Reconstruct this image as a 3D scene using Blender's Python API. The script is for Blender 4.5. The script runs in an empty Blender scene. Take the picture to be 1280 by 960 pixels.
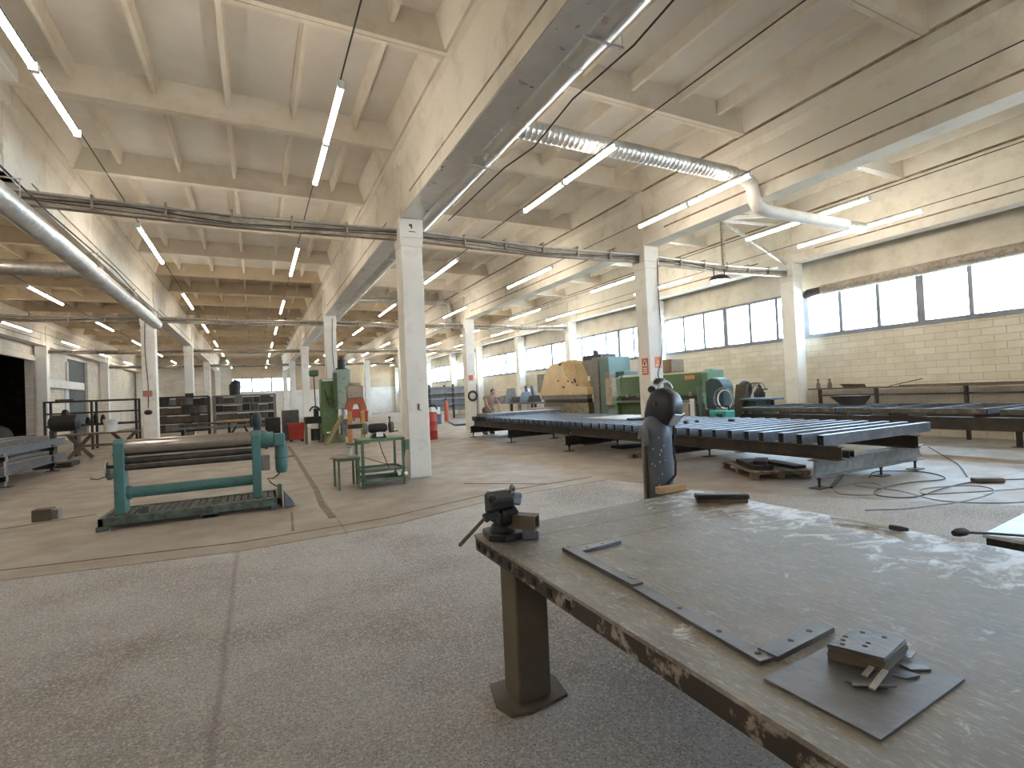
import bpy, bmesh, math, random
from mathutils import Vector, Matrix
C = bpy.context.scene.collection
R = random.Random(7)
PI = math.pi
MW = {}

# ------------------------------------------------------------------ helpers
class B:
    """collects shapes and links them as ONE mesh object"""
    def __init__(s): s.bm = bmesh.new()
    def _face(s, vs):
        try: s.bm.faces.new(vs)
        except ValueError: pass
    def hexa(s, p):
        v = [s.bm.verts.new(q) for q in p]
        for f in ((0,3,2,1),(4,5,6,7),(0,1,5,4),(1,2,6,5),(2,3,7,6),(3,0,4,7)): s._face([v[i] for i in f])
        return s
    def box(s, x0, x1, y0, y1, z0, z1):
        return s.hexa([(x0,y0,z0),(x1,y0,z0),(x1,y1,z0),(x0,y1,z0),(x0,y0,z1),(x1,y0,z1),(x1,y1,z1),(x0,y1,z1)])
    def obox(s, c, size, rot=(0,0,0)):
        m = Matrix.Translation(c) @ Matrix.Rotation(rot[2],4,'Z') @ Matrix.Rotation(rot[1],4,'Y') @ Matrix.Rotation(rot[0],4,'X')
        a, b, d = size[0]/2, size[1]/2, size[2]/2
        return s.hexa([m @ Vector(q) for q in ((-a,-b,-d),(a,-b,-d),(a,b,-d),(-a,b,-d),(-a,-b,d),(a,-b,d),(a,b,d),(-a,b,d))])
    def bar(s, p0, p1, w, h, up=(0,0,1)):
        p0, p1 = Vector(p0), Vector(p1); d = (p1-p0).normalized(); u = Vector(up)
        if abs(d.dot(u)) > .98: u = Vector((0,1,0))
        x = d.cross(u).normalized()*w/2; y = x.cross(d).normalized()*h/2
        return s.hexa([p0-x-y,p0+x-y,p0+x+y,p0-x+y,p1-x-y,p1+x-y,p1+x+y,p1-x+y])
    def ring(s, c, x, y, n):
        return [s.bm.verts.new(c + x*math.cos(2*PI*i/n) + y*math.sin(2*PI*i/n)) for i in range(n)]
    def cyl(s, p0, p1, r0, r1=None, n=16):
        r1 = r0 if r1 is None else r1
        return s.loft([(p0, r0), (p1, r1)], n)
    def loft(s, pr, n=12):
        """round sections (point, radius) along a path"""
        P = [Vector(p) for p, r in pr]; prev = None; rings = []
        for i, (p, r) in enumerate(pr):
            d = (P[min(i+1,len(P)-1)] - P[max(i-1,0)]).normalized()
            if prev is None:
                u = Vector((0,0,1)) if abs(d.z) < .9 else Vector((1,0,0))
                x = d.cross(u).normalized()
            else:
                x = (prev - d*prev.dot(d)).normalized()
            prev = x; y = d.cross(x)
            rings.append(s.ring(P[i], x*r, y*r, n))
        for a, b in zip(rings, rings[1:]):
            for i in range(n): s._face([a[i], a[(i+1)%n], b[(i+1)%n], b[i]])
        s._face(list(reversed(rings[0]))); s._face(rings[-1])
        return s
    def tube(s, pts, r, n=8): return s.loft([(p, r) for p in pts], n)
    def prism(s, poly, ax, a0, a1):
        def P(u, v, a): return {'z':(u,v,a),'y':(u,a,v),'x':(a,u,v)}[ax]
        lo = [s.bm.verts.new(P(u,v,a0)) for u, v in poly]; hi = [s.bm.verts.new(P(u,v,a1)) for u, v in poly]
        n = len(poly)
        s._face(lo); s._face(list(reversed(hi)))
        for i in range(n): s._face([lo[i], hi[i], hi[(i+1)%n], lo[(i+1)%n]])
        return s
    def ball(s, c, r, sc=(1,1,1), rot=None, u=14, v=9):
        m = Matrix.Translation(c) @ (rot or Matrix()) @ Matrix.Diagonal((r*sc[0], r*sc[1], r*sc[2], 1))
        bmesh.ops.create_uvsphere(s.bm, u_segments=u, v_segments=v, radius=1, matrix=m)
        return s
    def capsule(s, p0, p1, r0, r1, n=12):
        s.cyl(p0, p1, r0, r1, n); s.ball(p0, r0, u=n, v=8); s.ball(p1, r1, u=n, v=8); return s
    def torus(s, c, R_, r, axis='z', n=20, m=8, a0=0, a1=2*PI):
        full = abs(a1-a0-2*PI) < 1e-4; k = n if full else n+1; rings = []
        for i in range(k):
            a = a0+(a1-a0)*i/n; row = []
            for j in range(m):
                b = 2*PI*j/m; u = (R_+r*math.cos(b))*math.cos(a); v = (R_+r*math.cos(b))*math.sin(a); w = r*math.sin(b)
                row.append(s.bm.verts.new(Vector(c)+Vector({'z':(u,v,w),'y':(u,w,v),'x':(w,u,v)}[axis])))
            rings.append(row)
        for i in range(k if full else k-1):
            a, b = rings[i], rings[(i+1)%k]
            for j in range(m): s._face([a[j], a[(j+1)%m], b[(j+1)%m], b[j]])
        if not full: s._face(rings[0]); s._face(list(reversed(rings[-1])))
        return s
    def ibeam(s, p0, p1, w, h, t=.012, tf=.016):
        p0, p1 = Vector(p0), Vector(p1); z = Vector((0,0,1))
        s.bar(p0+z*(h-tf/2), p1+z*(h-tf/2), w, tf); s.bar(p0+z*tf/2, p1+z*tf/2, w, tf); s.bar(p0+z*h/2, p1+z*h/2, t, h-2*tf)
        return s
    def hollow(s, p0, p1, w, h, t=.006, up=(0,0,1)):
        """open rectangular tube from p0 to p1 (centre line)"""
        p0, p1 = Vector(p0), Vector(p1); d = (p1-p0).normalized(); u = Vector(up)
        x = d.cross(u).normalized(); y = x.cross(d).normalized()
        def rg(p, a, b): return [s.bm.verts.new(p+x*a*i+y*b*j) for i, j in ((-1,-1),(1,-1),(1,1),(-1,1))]
        A, Bq = rg(p0,w/2,h/2), rg(p1,w/2,h/2); a, b = rg(p0,w/2-t,h/2-t), rg(p1,w/2-t,h/2-t)
        for i in range(4):
            j = (i+1)%4
            s._face([A[i],A[j],Bq[j],Bq[i]]); s._face([a[j],a[i],b[i],b[j]]); s._face([A[j],A[i],a[i],a[j]]); s._face([Bq[i],Bq[j],b[j],b[i]])
        return s
    def mesh(s, name, mat, smooth=0, inv=None):
        bmesh.ops.recalc_face_normals(s.bm, faces=s.bm.faces[:])
        me = bpy.data.meshes.new(name)
        if inv is not None: s.bm.transform(inv)
        s.bm.to_mesh(me); s.bm.free()
        for m in (mat if isinstance(mat, (list, tuple)) else [mat]): me.materials.append(m)
        if smooth:
            me.polygons.foreach_set('use_smooth', [True]*len(me.polygons))
            me.set_sharp_from_angle(angle=math.radians(smooth if smooth > 1 else 40))
        return me

def bevel(o, w, seg=1):
    m = o.modifiers.new('Bevel','BEVEL'); m.width = w; m.segments = seg; m.limit_method = 'ANGLE'; m.angle_limit = .6
    return o
def tag(o, label=None, cat=None, group=None, kind=None):
    for k, v in (('label',label),('category',cat),('group',group),('kind',kind)):
        if v: o[k] = v
    return o
def thing(name, label, cat, loc=(0,0,0), rotz=0, group=None):
    o = bpy.data.objects.new(name, None); C.objects.link(o); o.empty_display_size = .1
    o.location = loc; o.rotation_euler = (0,0,rotz)
    MW[o] = (Matrix.Translation(loc) @ Matrix.Rotation(rotz,4,'Z')).inverted()
    return tag(o, label, cat, group)
def part(b, name, mat, par, w=True, smooth=0, bev=0, label=None):
    """a part (or sub-part) of par; w: the shape was given in world coordinates"""
    inv = MW[par] if w else None
    o = bpy.data.objects.new(name, b.mesh(name, mat, smooth, inv)); C.objects.link(o); o.parent = par
    MW[o] = MW[par]
    if bev: bevel(o, bev)
    if label: o['label'] = label
    return o
def solo(b, name, mat, label, cat, group=None, smooth=0, bev=0, kind=None):
    """a thing that is one mesh; its origin goes to the middle of its base"""
    vs = [v.co for v in b.bm.verts]
    c = Vector(((min(v.x for v in vs)+max(v.x for v in vs))/2, (min(v.y for v in vs)+max(v.y for v in vs))/2, min(v.z for v in vs)))
    o = bpy.data.objects.new(name, b.mesh(name, mat, smooth, Matrix.Translation(-c))); C.objects.link(o); o.location = c
    MW[o] = Matrix.Translation(-c)
    if bev: bevel(o, bev)
    return tag(o, label, cat, group, kind)
def struct(b, name, mat, label=None, cat=None, smooth=0, bev=0):
    o = bpy.data.objects.new(name, b.mesh(name, mat, smooth)); C.objects.link(o); MW[o] = Matrix()
    if bev: bevel(o, bev)
    return tag(o, label, cat, None, 'structure')
def copy_tree(o, loc, rotz=None, label=None, par=None):
    c = o.copy(); C.objects.link(c)
    if par is None:
        c.location = loc
        if rotz is not None: c.rotation_euler = (0,0,rotz)
        if label: c['label'] = label
    else: c.parent = par
    for ch in list(o.children): copy_tree(ch, None, None, None, c)
    return c
ONES = 'first second third fourth fifth sixth seventh eighth ninth tenth eleventh twelfth thirteenth fourteenth fifteenth sixteenth seventeenth eighteenth nineteenth'.split()
def nth(n):
    if n < 20: return ONES[n-1]
    t, u = divmod(n, 10)
    return ('twentieth','thirtieth','fortieth','fiftieth')[t-2] if u == 0 else ('twenty','thirty','forty','fifty')[t-2]+'-'+ONES[u-1]

# ------------------------------------------------------------------ materials
def nt(name):
    m = bpy.data.materials.new(name); m.use_nodes = True; t = m.node_tree
    return m, t, t.nodes['Principled BSDF']
def nodes(t, kind, **kw):
    n = t.nodes.new('ShaderNode'+kind)
    for k, v in kw.items():
        if k in n.inputs: n.inputs[k].default_value = v
        else: setattr(n, k, v)
    return n
def rgba(c): return (c[0], c[1], c[2], 1)
def ramp(t, fac, stops):
    r = nodes(t, 'ValToRGB'); e = r.color_ramp.elements
    while len(e) < len(stops): e.new(.5)
    for el, (p, c) in zip(e, stops): el.position = p; el.color = rgba(c) if len(c) == 3 else c
    t.links.new(fac, r.inputs[0]); return r.outputs[0]
def mix(t, fac, a, b):
    m = nodes(t, 'Mix', data_type='RGBA')
    for sock, v in ((m.inputs[0], fac), (m.inputs[6], a), (m.inputs[7], b)):
        if hasattr(v, 'is_linked'): t.links.new(v, sock)
        elif isinstance(v, (int, float)): sock.default_value = v
        else: sock.default_value = rgba(v)
    return m.outputs[2]
def noise(t, scale, detail=4, rough=.55, vec=None, stretch=None, dist=0):
    if vec is None:
        vec = nodes(t, 'TexCoord').outputs['Object']
    if stretch:
        mp = nodes(t, 'Mapping'); mp.inputs['Scale'].default_value = stretch; t.links.new(vec, mp.inputs[0]); vec = mp.outputs[0]
    n = nodes(t, 'TexNoise', Scale=scale, Detail=detail, Roughness=rough, Distortion=dist); t.links.new(vec, n.inputs['Vector'])
    return n.outputs[0]
def bump(t, b, h, strength, dist):
    n = nodes(t, 'Bump', Strength=strength, Distance=dist); t.links.new(h, n.inputs['Height']); t.links.new(n.outputs[0], b.inputs['Normal'])
def paint(name, base, wear=None, amt=.5, rough=.55, metal=0, scale=3, var=.12, bmp=.15, stretch=None, sharp=.08, fine=40):
    """paint or bare metal with slow colour drift and patches of wear"""
    m, t, b = nt(name)
    lo = tuple(c*(1-var) for c in base); hi = tuple(min(1,c*(1+var)) for c in base)
    col = ramp(t, noise(t, scale*.6, 3), [(.3, lo), (.7, hi)])
    if wear:
        f = ramp(t, noise(t, scale*2, 7, .65, stretch=stretch), [(1-amt-sharp, (0,0,0)), (min(1,1-amt+sharp), (1,1,1))])
        col = mix(t, f, col, wear)
    t.links.new(col, b.inputs['Base Color'])
    rr = nodes(t, 'MapRange'); rr.inputs[3].default_value = max(.05,rough-.12); rr.inputs[4].default_value = min(1,rough+.15)
    t.links.new(noise(t, scale*4, 4), rr.inputs[0]); t.links.new(rr.outputs[0], b.inputs['Roughness'])
    b.inputs['Metallic'].default_value = metal
    if bmp: bump(t, b, noise(t, fine, 5, .6), bmp, .01)
    return m

WHITE = paint('limewash', (.78,.72,.62), (.56,.49,.38), .36, .85, scale=.9, var=.06, bmp=.25, fine=14, sharp=.14)
COLW = paint('column_limewash', (.80,.77,.70), (.60,.54,.45), .34, .8, scale=1.1, var=.05, bmp=.3, fine=16, sharp=.12)
SLAB = paint('slab_limewash', (.76,.725,.665), (.66,.605,.525), .46, .9, scale=.55, var=.09, bmp=.25, fine=10, sharp=.2)
RIB = paint('rib_limewash', (.80,.74,.64), (.62,.52,.38), .36, .88, scale=.6, var=.07, bmp=.25, fine=12, sharp=.16)
LINTEL = paint('lintel_panel', (.66,.60,.50), (.50,.43,.33), .4, .85, scale=.8, var=.08, bmp=.2, fine=12, sharp=.15)
TAN = paint('tan_wall', (.58,.46,.33), (.46,.36,.26), .45, .85, scale=.6, var=.08, bmp=.1, fine=10, sharp=.2)
PLASTER = paint('white_wall', (.76,.74,.70), (.6,.55,.46), .36, .8, scale=.7, var=.05, bmp=.1, fine=10, sharp=.15)
DARKWALL = paint('unlit_wall', (.05,.045,.038), (.10,.08,.055), .4, .9, scale=1, var=.3)  # the annex's lack of light is put into this dark base colour

def brick_mat(name, c1, c2, mort, axis, bw=.8, bh=.2):
    m, t, b = nt(name)
    tc = nodes(t, 'TexCoord'); sp = nodes(t, 'SeparateXYZ'); cb = nodes(t, 'CombineXYZ'); t.links.new(tc.outputs['Object'], sp.inputs[0])
    t.links.new(sp.outputs[axis], cb.inputs[0]); t.links.new(sp.outputs[2], cb.inputs[1])
    br = nodes(t, 'TexBrick'); br.inputs['Scale'].default_value = 1
    br.inputs['Brick Width'].default_value = bw; br.inputs['Row Height'].default_value = bh; br.inputs['Mortar Size'].default_value = .007; br.inputs['Mortar Smooth'].default_value = .6
    br.inputs['Color1'].default_value = rgba(c1); br.inputs['Color2'].default_value = rgba(c2); br.inputs['Mortar'].default_value = rgba(mort)
    t.links.new(cb.outputs[0], br.inputs['Vector'])
    st = ramp(t, noise(t, .8, 6, .65), [(.48, (0,0,0)), (.72, (.7,.7,.7))])
    col = mix(t, st, br.outputs[0], (.50,.42,.30))
    t.links.new(col, b.inputs['Base Color']); b.inputs['Roughness'].default_value = .85
    mx = nodes(t, 'Math', operation='MULTIPLY_ADD'); t.links.new(br.outputs[1], mx.inputs[0]); mx.inputs[1].default_value = -1.0
    t.links.new(noise(t, 18, 4), mx.inputs[2]); bump(t, b, mx.outputs[0], .5, .015)
    return m
BLOCK = brick_mat('limewashed_blocks', (.71,.65,.55), (.63,.565,.46), (.40,.335,.26), 1, .45, .17)
BLOCKX = brick_mat('limewashed_blocks_end', (.74,.69,.60), (.68,.61,.50), (.5,.42,.32), 0)

def concrete_mat():
    m, t, b = nt('concrete_floor')
    big = noise(t, .35, 5, .6); mid = noise(t, 1.7, 6, .65); fine = noise(t, 60, 4, .7)
    col = ramp(t, big, [(.30, (.22,.185,.148)), (.5, (.285,.253,.215)), (.72, (.375,.35,.32))])
    col = mix(t, ramp(t, mid, [(.38, (0,0,0)), (.70, (.85,.85,.85))]), col, (.225,.17,.12))
    col = mix(t, ramp(t, fine, [(.35, (0,0,0)), (.75, (.35,.35,.35))]), col, (.52,.46,.39))
    # cast joints in the slab
    tc = nodes(t, 'TexCoord'); sp = nodes(t, 'SeparateXYZ'); t.links.new(tc.outputs['Object'], sp.inputs[0])
    def joint(sock, step, off, w):
        a = nodes(t, 'Math', operation='ADD'); t.links.new(sock, a.inputs[0]); a.inputs[1].default_value = off
        p = nodes(t, 'Math', operation='PINGPONG'); t.links.new(a.outputs[0], p.inputs[0]); p.inputs[1].default_value = step/2
        l = nodes(t, 'Math', operation='LESS_THAN'); t.links.new(p.outputs[0], l.inputs[0]); l.inputs[1].default_value = w
        return l.outputs[0]
    j = nodes(t, 'Math', operation='MAXIMUM'); t.links.new(joint(sp.outputs[0], 6.0, -.9, .012), j.inputs[0]); t.links.new(joint(sp.outputs[1], 6.0, -9.5, .012), j.inputs[1])
    jm = nodes(t, 'Math', operation='MULTIPLY'); t.links.new(j.outputs[0], jm.inputs[0]); t.links.new(ramp(t, noise(t, 2.2, 3), [(.38, (0,0,0)), (.5, (.75,.75,.75))]), jm.inputs[1])
    col = mix(t, jm.outputs[0], col, (.15,.12,.09))
    t.links.new(col, b.inputs['Base Color'])
    rr = ramp(t, mid, [(.3, (.42,.42,.42)), (.7, (.66,.66,.66))]); t.links.new(rr, b.inputs['Roughness'])
    bump(t, b, noise(t, 25, 6, .7), .25, .008)
    return m
def asphalt_mat():
    m, t, b = nt('gravelly_asphalt')
    tc = nodes(t, 'TexCoord').outputs['Object']
    vo = nodes(t, 'TexVoronoi', Scale=62, Randomness=1); t.links.new(tc, vo.inputs['Vector'])
    grit = noise(t, 62, 5, .8)
    big = noise(t, .55, 4, .6); mid = noise(t, 2.4, 5, .65)
    col = ramp(t, big, [(.34, (.31,.26,.215)), (.5, (.50,.46,.425)), (.66, (.57,.54,.51))])
    col = mix(t, ramp(t, mid, [(.45, (0,0,0)), (.8, (.5,.5,.5))]), col, (.29,.245,.20))
    col = mix(t, ramp(t, grit, [(.48, (0,0,0)), (.60, (.9,.9,.9))]), col, (.78,.74,.69))
    col = mix(t, ramp(t, vo.outputs[0], [(.08, (.85,.85,.85)), (.38, (0,0,0))]), col, (.17,.145,.125))
    col = mix(t, ramp(t, noise(t, 160, 2, .5), [(.66, (0,0,0)), (.72, (.8,.8,.8))]), col, (.8,.77,.72))
    # an old joint running towards the camera
    sp = nodes(t, 'SeparateXYZ'); t.links.new(tc, sp.inputs[0])
    a = nodes(t, 'Math', operation='ADD'); t.links.new(sp.outputs[0], a.inputs[0]); a.inputs[1].default_value = .2
    w = nodes(t, 'Math', operation='MULTIPLY_ADD'); t.links.new(mid, w.inputs[0]); w.inputs[1].default_value = .05; t.links.new(a.outputs[0], w.inputs[2])
    ab = nodes(t, 'Math', operation='ABSOLUTE'); t.links.new(w.outputs[0], ab.inputs[0])
    f = ramp(t, ab.outputs[0], [(.006, (.45,.45,.45)), (.03, (0,0,0))])
    col = mix(t, f, col, (.24,.20,.17))
    t.links.new(col, b.inputs['Base Color']); b.inputs['Roughness'].default_value = .8
    h = nodes(t, 'Math', operation='MULTIPLY_ADD'); t.links.new(vo.outputs[0], h.inputs[0]); h.inputs[1].default_value = .6; t.links.new(grit, h.inputs[2])
    bump(t, b, h.outputs[0], .9, .03)
    return m
def table_mat():
    m, t, b = nt('worn_steel_plate')
    tc = nodes(t, 'TexCoord').outputs['Object']
    big = noise(t, 1.6, 6, .65, tc); mid = noise(t, 7, 7, .7, tc); scr = noise(t, 14, 6, .75, tc, (6, 1.2, 1), 1.0); fine = noise(t, 70, 4, .7, tc)
    col = ramp(t, big, [(.3, (.14,.118,.09)), (.5, (.205,.185,.155)), (.7, (.275,.26,.232))])
    col = mix(t, ramp(t, mid, [(.56, (0,0,0)), (.74, (.55,.55,.55))]), col, (.33,.235,.14))
    col = mix(t, ramp(t, scr, [(.52, (0,0,0)), (.66, (.8,.8,.8))]), col, (.40,.385,.365))
    col = mix(t, ramp(t, mid, [(.24, (.7,.7,.7)), (.42, (0,0,0))]), col, (.06,.052,.045))
    col = mix(t, ramp(t, fine, [(.6, (0,0,0)), (.75, (.5,.5,.5))]), col, (.34,.32,.295))
    # paler grey, more metallic patches, denser towards one side of the plate
    sp = nodes(t, 'SeparateXYZ'); t.links.new(tc, sp.inputs[0])
    mr = nodes(t, 'MapRange'); mr.inputs[1].default_value = .1; mr.inputs[2].default_value = 1.0; t.links.new(sp.outputs[0], mr.inputs[0])
    ad = nodes(t, 'Math', operation='MULTIPLY_ADD'); t.links.new(mr.outputs[0], ad.inputs[0]); ad.inputs[1].default_value = .22; t.links.new(noise(t, 5, 7, .72, tc, (1.4, 2.2, 1), .6), ad.inputs[2])
    bare = ramp(t, ad.outputs[0], [(.60, (0,0,0)), (.74, (1,1,1))])  # mask of the paler, more metallic patches
    col = mix(t, bare, col, (.60,.61,.62))
    # seams between the plates
    def seam(sock, at, w):
        a = nodes(t, 'Math', operation='SUBTRACT'); t.links.new(sock, a.inputs[0]); a.inputs[1].default_value = at
        q = nodes(t, 'Math', operation='ABSOLUTE'); t.links.new(a.outputs[0], q.inputs[0])
        l = nodes(t, 'Math', operation='LESS_THAN'); t.links.new(q.outputs[0], l.inputs[0]); l.inputs[1].default_value = w
        return l.outputs[0]
    mx = nodes(t, 'Math', operation='MAXIMUM'); t.links.new(seam(sp.outputs[1], 1.48, .004), mx.inputs[0]); t.links.new(seam(sp.outputs[1], 1.20, .003), mx.inputs[1])
    col = mix(t, mx.outputs[0], col, (.08,.065,.05))
    t.links.new(col, b.inputs['Base Color'])
    mt = ramp(t, bare, [(0, (.1,.1,.1)), (1, (.35,.35,.35))]); t.links.new(mt, b.inputs['Metallic'])
    t.links.new(ramp(t, big, [(.3, (.5,.5,.5)), (.7, (.64,.64,.64))]), b.inputs['Roughness'])
    bump(t, b, mid, .12, .01)
    return m
GROOVE_SHADE = paint('girder_groove_shade', (.20,.145,.085), (.40,.33,.24), .45, .9, 0, scale=1.5, var=.3)  # brown that paints shade into the girder grooves
FLOORM, ASPH, TABLE = concrete_mat(), asphalt_mat(), table_mat()
EDGE = paint('peeling_table_edge', (.03,.021,.015), (.30,.255,.205), .43, .6, scale=6, var=.3, sharp=.04, fine=60)
LEGM = paint('dusty_brown_steel', (.085,.064,.043), (.125,.098,.068), .45, .65, scale=3, var=.2, sharp=.15)
STEEL = paint('dark_steel', (.045,.041,.037), (.11,.085,.06), .4, .55, .3, scale=4, var=.25)
BEAMB = paint('brown_black_steel', (.032,.026,.021), (.07,.05,.033), .45, .6, .2, scale=3, var=.3, sharp=.15)
BLUEST = paint('blue_mill_scale', (.135,.147,.17), (.25,.25,.27), .42, .38, .65, scale=3, var=.15, sharp=.15)
DKPLATE = paint('grey_mill_plate', (.105,.105,.11), (.17,.165,.155), .4, .42, .45, scale=5, var=.15, sharp=.18)
BAREST = paint('bright_scrap_steel', (.42,.41,.39), (.58,.57,.55), .45, .4, .6, scale=8, var=.1)
BLACK = paint('black_rubber', (.022,.022,.024), None, 0, .55, var=.2)
BLACKM = paint('black_cast_iron', (.018,.017,.016), (.065,.06,.052), .35, .5, .2, scale=7, var=.25)
GALV = paint('galvanised_sheet', (.66,.65,.62), (.50,.48,.44), .42, .34, .85, scale=5, var=.12, bmp=.2, fine=22)
DUCTM = paint('smooth_duct_sheet', (.72,.71,.69), (.60,.58,.55), .4, .3, .85, scale=1.2, var=.06, bmp=.15, fine=5, sharp=.25)
def spiral_mat():
    m, t, b = nt('spiral_duct_metal')
    tc = nodes(t, 'TexCoord').outputs['Object']
    b.inputs['Metallic'].default_value = .75; b.inputs['Roughness'].default_value = .36
    t.links.new(ramp(t, noise(t, 2.5, 5, .6, tc), [(.3, (.58,.56,.52)), (.7, (.82,.81,.78))]), b.inputs['Base Color'])
    bump(t, b, noise(t, 6, 4, .6, tc), .5, .03)
    return m
SPIRAL = spiral_mat()
WHITEP = paint('white_duct_paint', (.78,.75,.69), (.6,.53,.44), .36, .5, 0, scale=4, var=.06)
MACH = paint('machine_teal_green', (.06,.16,.15), (.05,.085,.075), .35, .45, 0, scale=4, var=.12)
MACHD = paint('machine_green_grimy', (.085,.135,.11), (.06,.058,.048), .5, .6, 0, scale=5, var=.15)
GREEN = paint('bench_green', (.095,.175,.11), (.065,.09,.06), .35, .5, 0, scale=5, var=.12)
LGREEN = paint('light_machine_green', (.12,.21,.12), (.09,.14,.085), .35, .5, 0, scale=4, var=.1)
OLIVE = paint('shear_green', (.055,.105,.04), (.04,.06,.028), .35, .5, 0, scale=3, var=.1)
OLIVEB = paint('olive_bed', (.17,.165,.085), (.11,.09,.06), .45, .55, 0, scale=3, var=.15)
TEALC = paint('pale_teal_cabinet', (.105,.165,.145), (.085,.125,.11), .35, .45, 0, scale=2, var=.08)
YELLOW = paint('ochre_cover', (.56,.41,.225), (.40,.27,.13), .35, .5, 0, scale=3, var=.1)
GREYC = paint('grey_cabinet', (.20,.19,.175), (.13,.12,.10), .4, .5, 0, scale=3, var=.12)
PINKISH = paint('worn_beige_panel', (.36,.29,.22), (.24,.18,.13), .4, .6, 0, scale=4, var=.12)
TEALB = paint('welder_teal', (.03,.27,.22), (.02,.14,.12), .3, .4, 0, scale=4, var=.08)
BLUEP = paint('faded_blue_paint', (.12,.17,.225), (.26,.28,.30), .35, .5, 0, scale=5, var=.12)
RED = paint('red_paint', (.42,.045,.03), (.24,.04,.03), .35, .5, 0, scale=4, var=.12)
ORANGE = paint('worn_orange_paint', (.52,.21,.06), (.35,.27,.10), .4, .55, 0, scale=6, var=.15)
WOOD = paint('pallet_wood', (.17,.13,.09), (.11,.08,.055), .45, .8, 0, scale=5, var=.2, stretch=(1,6,6))
WOODL = paint('raw_wood', (.48,.31,.15), (.33,.20,.10), .4, .7, 0, scale=6, var=.15, stretch=(1,6,6))
WOODD = paint('dark_wood', (.12,.085,.055), (.19,.14,.09), .4, .8, 0, scale=5, var=.2)
PLASTIC = paint('white_plastic', (.74,.74,.72), (.55,.53,.50), .3, .45, 0, scale=5, var=.04)
CYLM = paint('grey_blue_cylinder_paint', (.095,.115,.14), (.16,.115,.075), .34, .4, .15, scale=3.5, var=.15, sharp=.06)
CHIP = paint('chipped_paint', (.55,.56,.58), None, 0, .5)
HELM = paint('black_helmet_shell', (.022,.024,.029), (.04,.042,.05), .35, .42, 0, scale=5, var=.2)
LENS = paint('visor_reflection', (.40,.42,.44), None, 0, .12, .3)  # pale grey base paints the light that the visor reflects
CABLE = paint('cable_sheath', (.035,.033,.03), None, 0, .6, var=.3)
CABLEG = paint('dusty_cable', (.20,.185,.165), (.32,.31,.29), .4, .6, 0, scale=4, var=.2)
PIPEM = paint('rusty_pipe', (.27,.22,.165), (.42,.38,.31), .45, .55, .3, scale=3, var=.2, stretch=(1,4,4))
INSUL = paint('pipe_insulation', (.33,.285,.235), (.22,.175,.13), .45, .7, .1, scale=6, var=.2, bmp=.8, fine=12)
FRAMEM = paint('grey_window_frame', (.20,.21,.23), (.13,.13,.13), .3, .5, 0, scale=4, var=.1)
CLUT = paint('oily_stock', (.085,.075,.062), (.19,.165,.14), .42, .6, .3, scale=6, var=.3)
CLUTB = paint('grey_stock', (.19,.185,.175), (.28,.265,.24), .42, .5, .4, scale=6, var=.25)
SIGNR = paint('faded_red_sign', (.62,.16,.10), None, 0, .5, var=.06)
SIGNO = paint('orange_red_sign', (.80,.20,.10), None, 0, .5, var=.06)
SIGNW = paint('sign_white', (.8,.78,.74), None, 0, .5, var=.03)
SKIN = paint('skin', (.52,.33,.24), None, 0, .5, var=.05, bmp=0)
SHIRT = paint('dusty_pink_shirt', (.36,.25,.21), (.28,.19,.16), .4, .85, 0, scale=6, var=.1)
JEANS = paint('grey_work_trousers', (.12,.11,.105), (.2,.18,.16), .35, .85, 0, scale=5, var=.15)
HAIR = paint('dark_hair', (.03,.024,.02), None, 0, .7, var=.3)
NAVY = paint('navy_leather', (.025,.03,.05), (.06,.06,.08), .35, .55, 0, scale=5, var=.3)
LEAFM = paint('leaves', (.20,.36,.09), (.30,.45,.14), .45, .6, 0, scale=3, var=.2, bmp=0)
BARK = paint('bark', (.12,.09,.06), None, 0, .9, var=.3)
YARD = paint('pale_yard_concrete', (.55,.54,.51), (.45,.43,.39), .4, .9, 0, scale=.3, var=.08)
def emit(name, col, s):
    m, t, b = nt(name); b.inputs['Base Color'].default_value = rgba(col); b.inputs['Emission Color'].default_value = rgba(col); b.inputs['Emission Strength'].default_value = s
    return m
LED_W = 25
LED = emit('led_diffuser', (1,.905,.78), LED_W)
FLOODE = emit('flood_lens', (1,.93,.82), 6)
def glass():
    m = bpy.data.materials.new('window_glass'); m.use_nodes = True; t = m.node_tree; t.nodes.clear()
    o = nodes(t, 'OutputMaterial'); mx = nodes(t, 'MixShader'); tr = nodes(t, 'BsdfTransparent'); gl = nodes(t, 'BsdfGlossy', Roughness=.03)
    tr.inputs[0].default_value = (.95,.97,.97,1); mx.inputs[0].default_value = .06
    t.links.new(tr.outputs[0], mx.inputs[1]); t.links.new(gl.outputs[0], mx.inputs[2]); t.links.new(mx.outputs[0], o.inputs[0])
    return m
GLASS = glass()

# ------------------------------------------------------------------ the hall
Y0, Y1 = -18.0, 58.0
XL, XR = -9.95, 15.0
ROWX = {'Z':-9.6, 'A':-3.3, 'B':2.78, 'C':8.8, 'D':14.4}
COLY = [9.78+12*k for k in range(-2, 5)]

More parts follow.
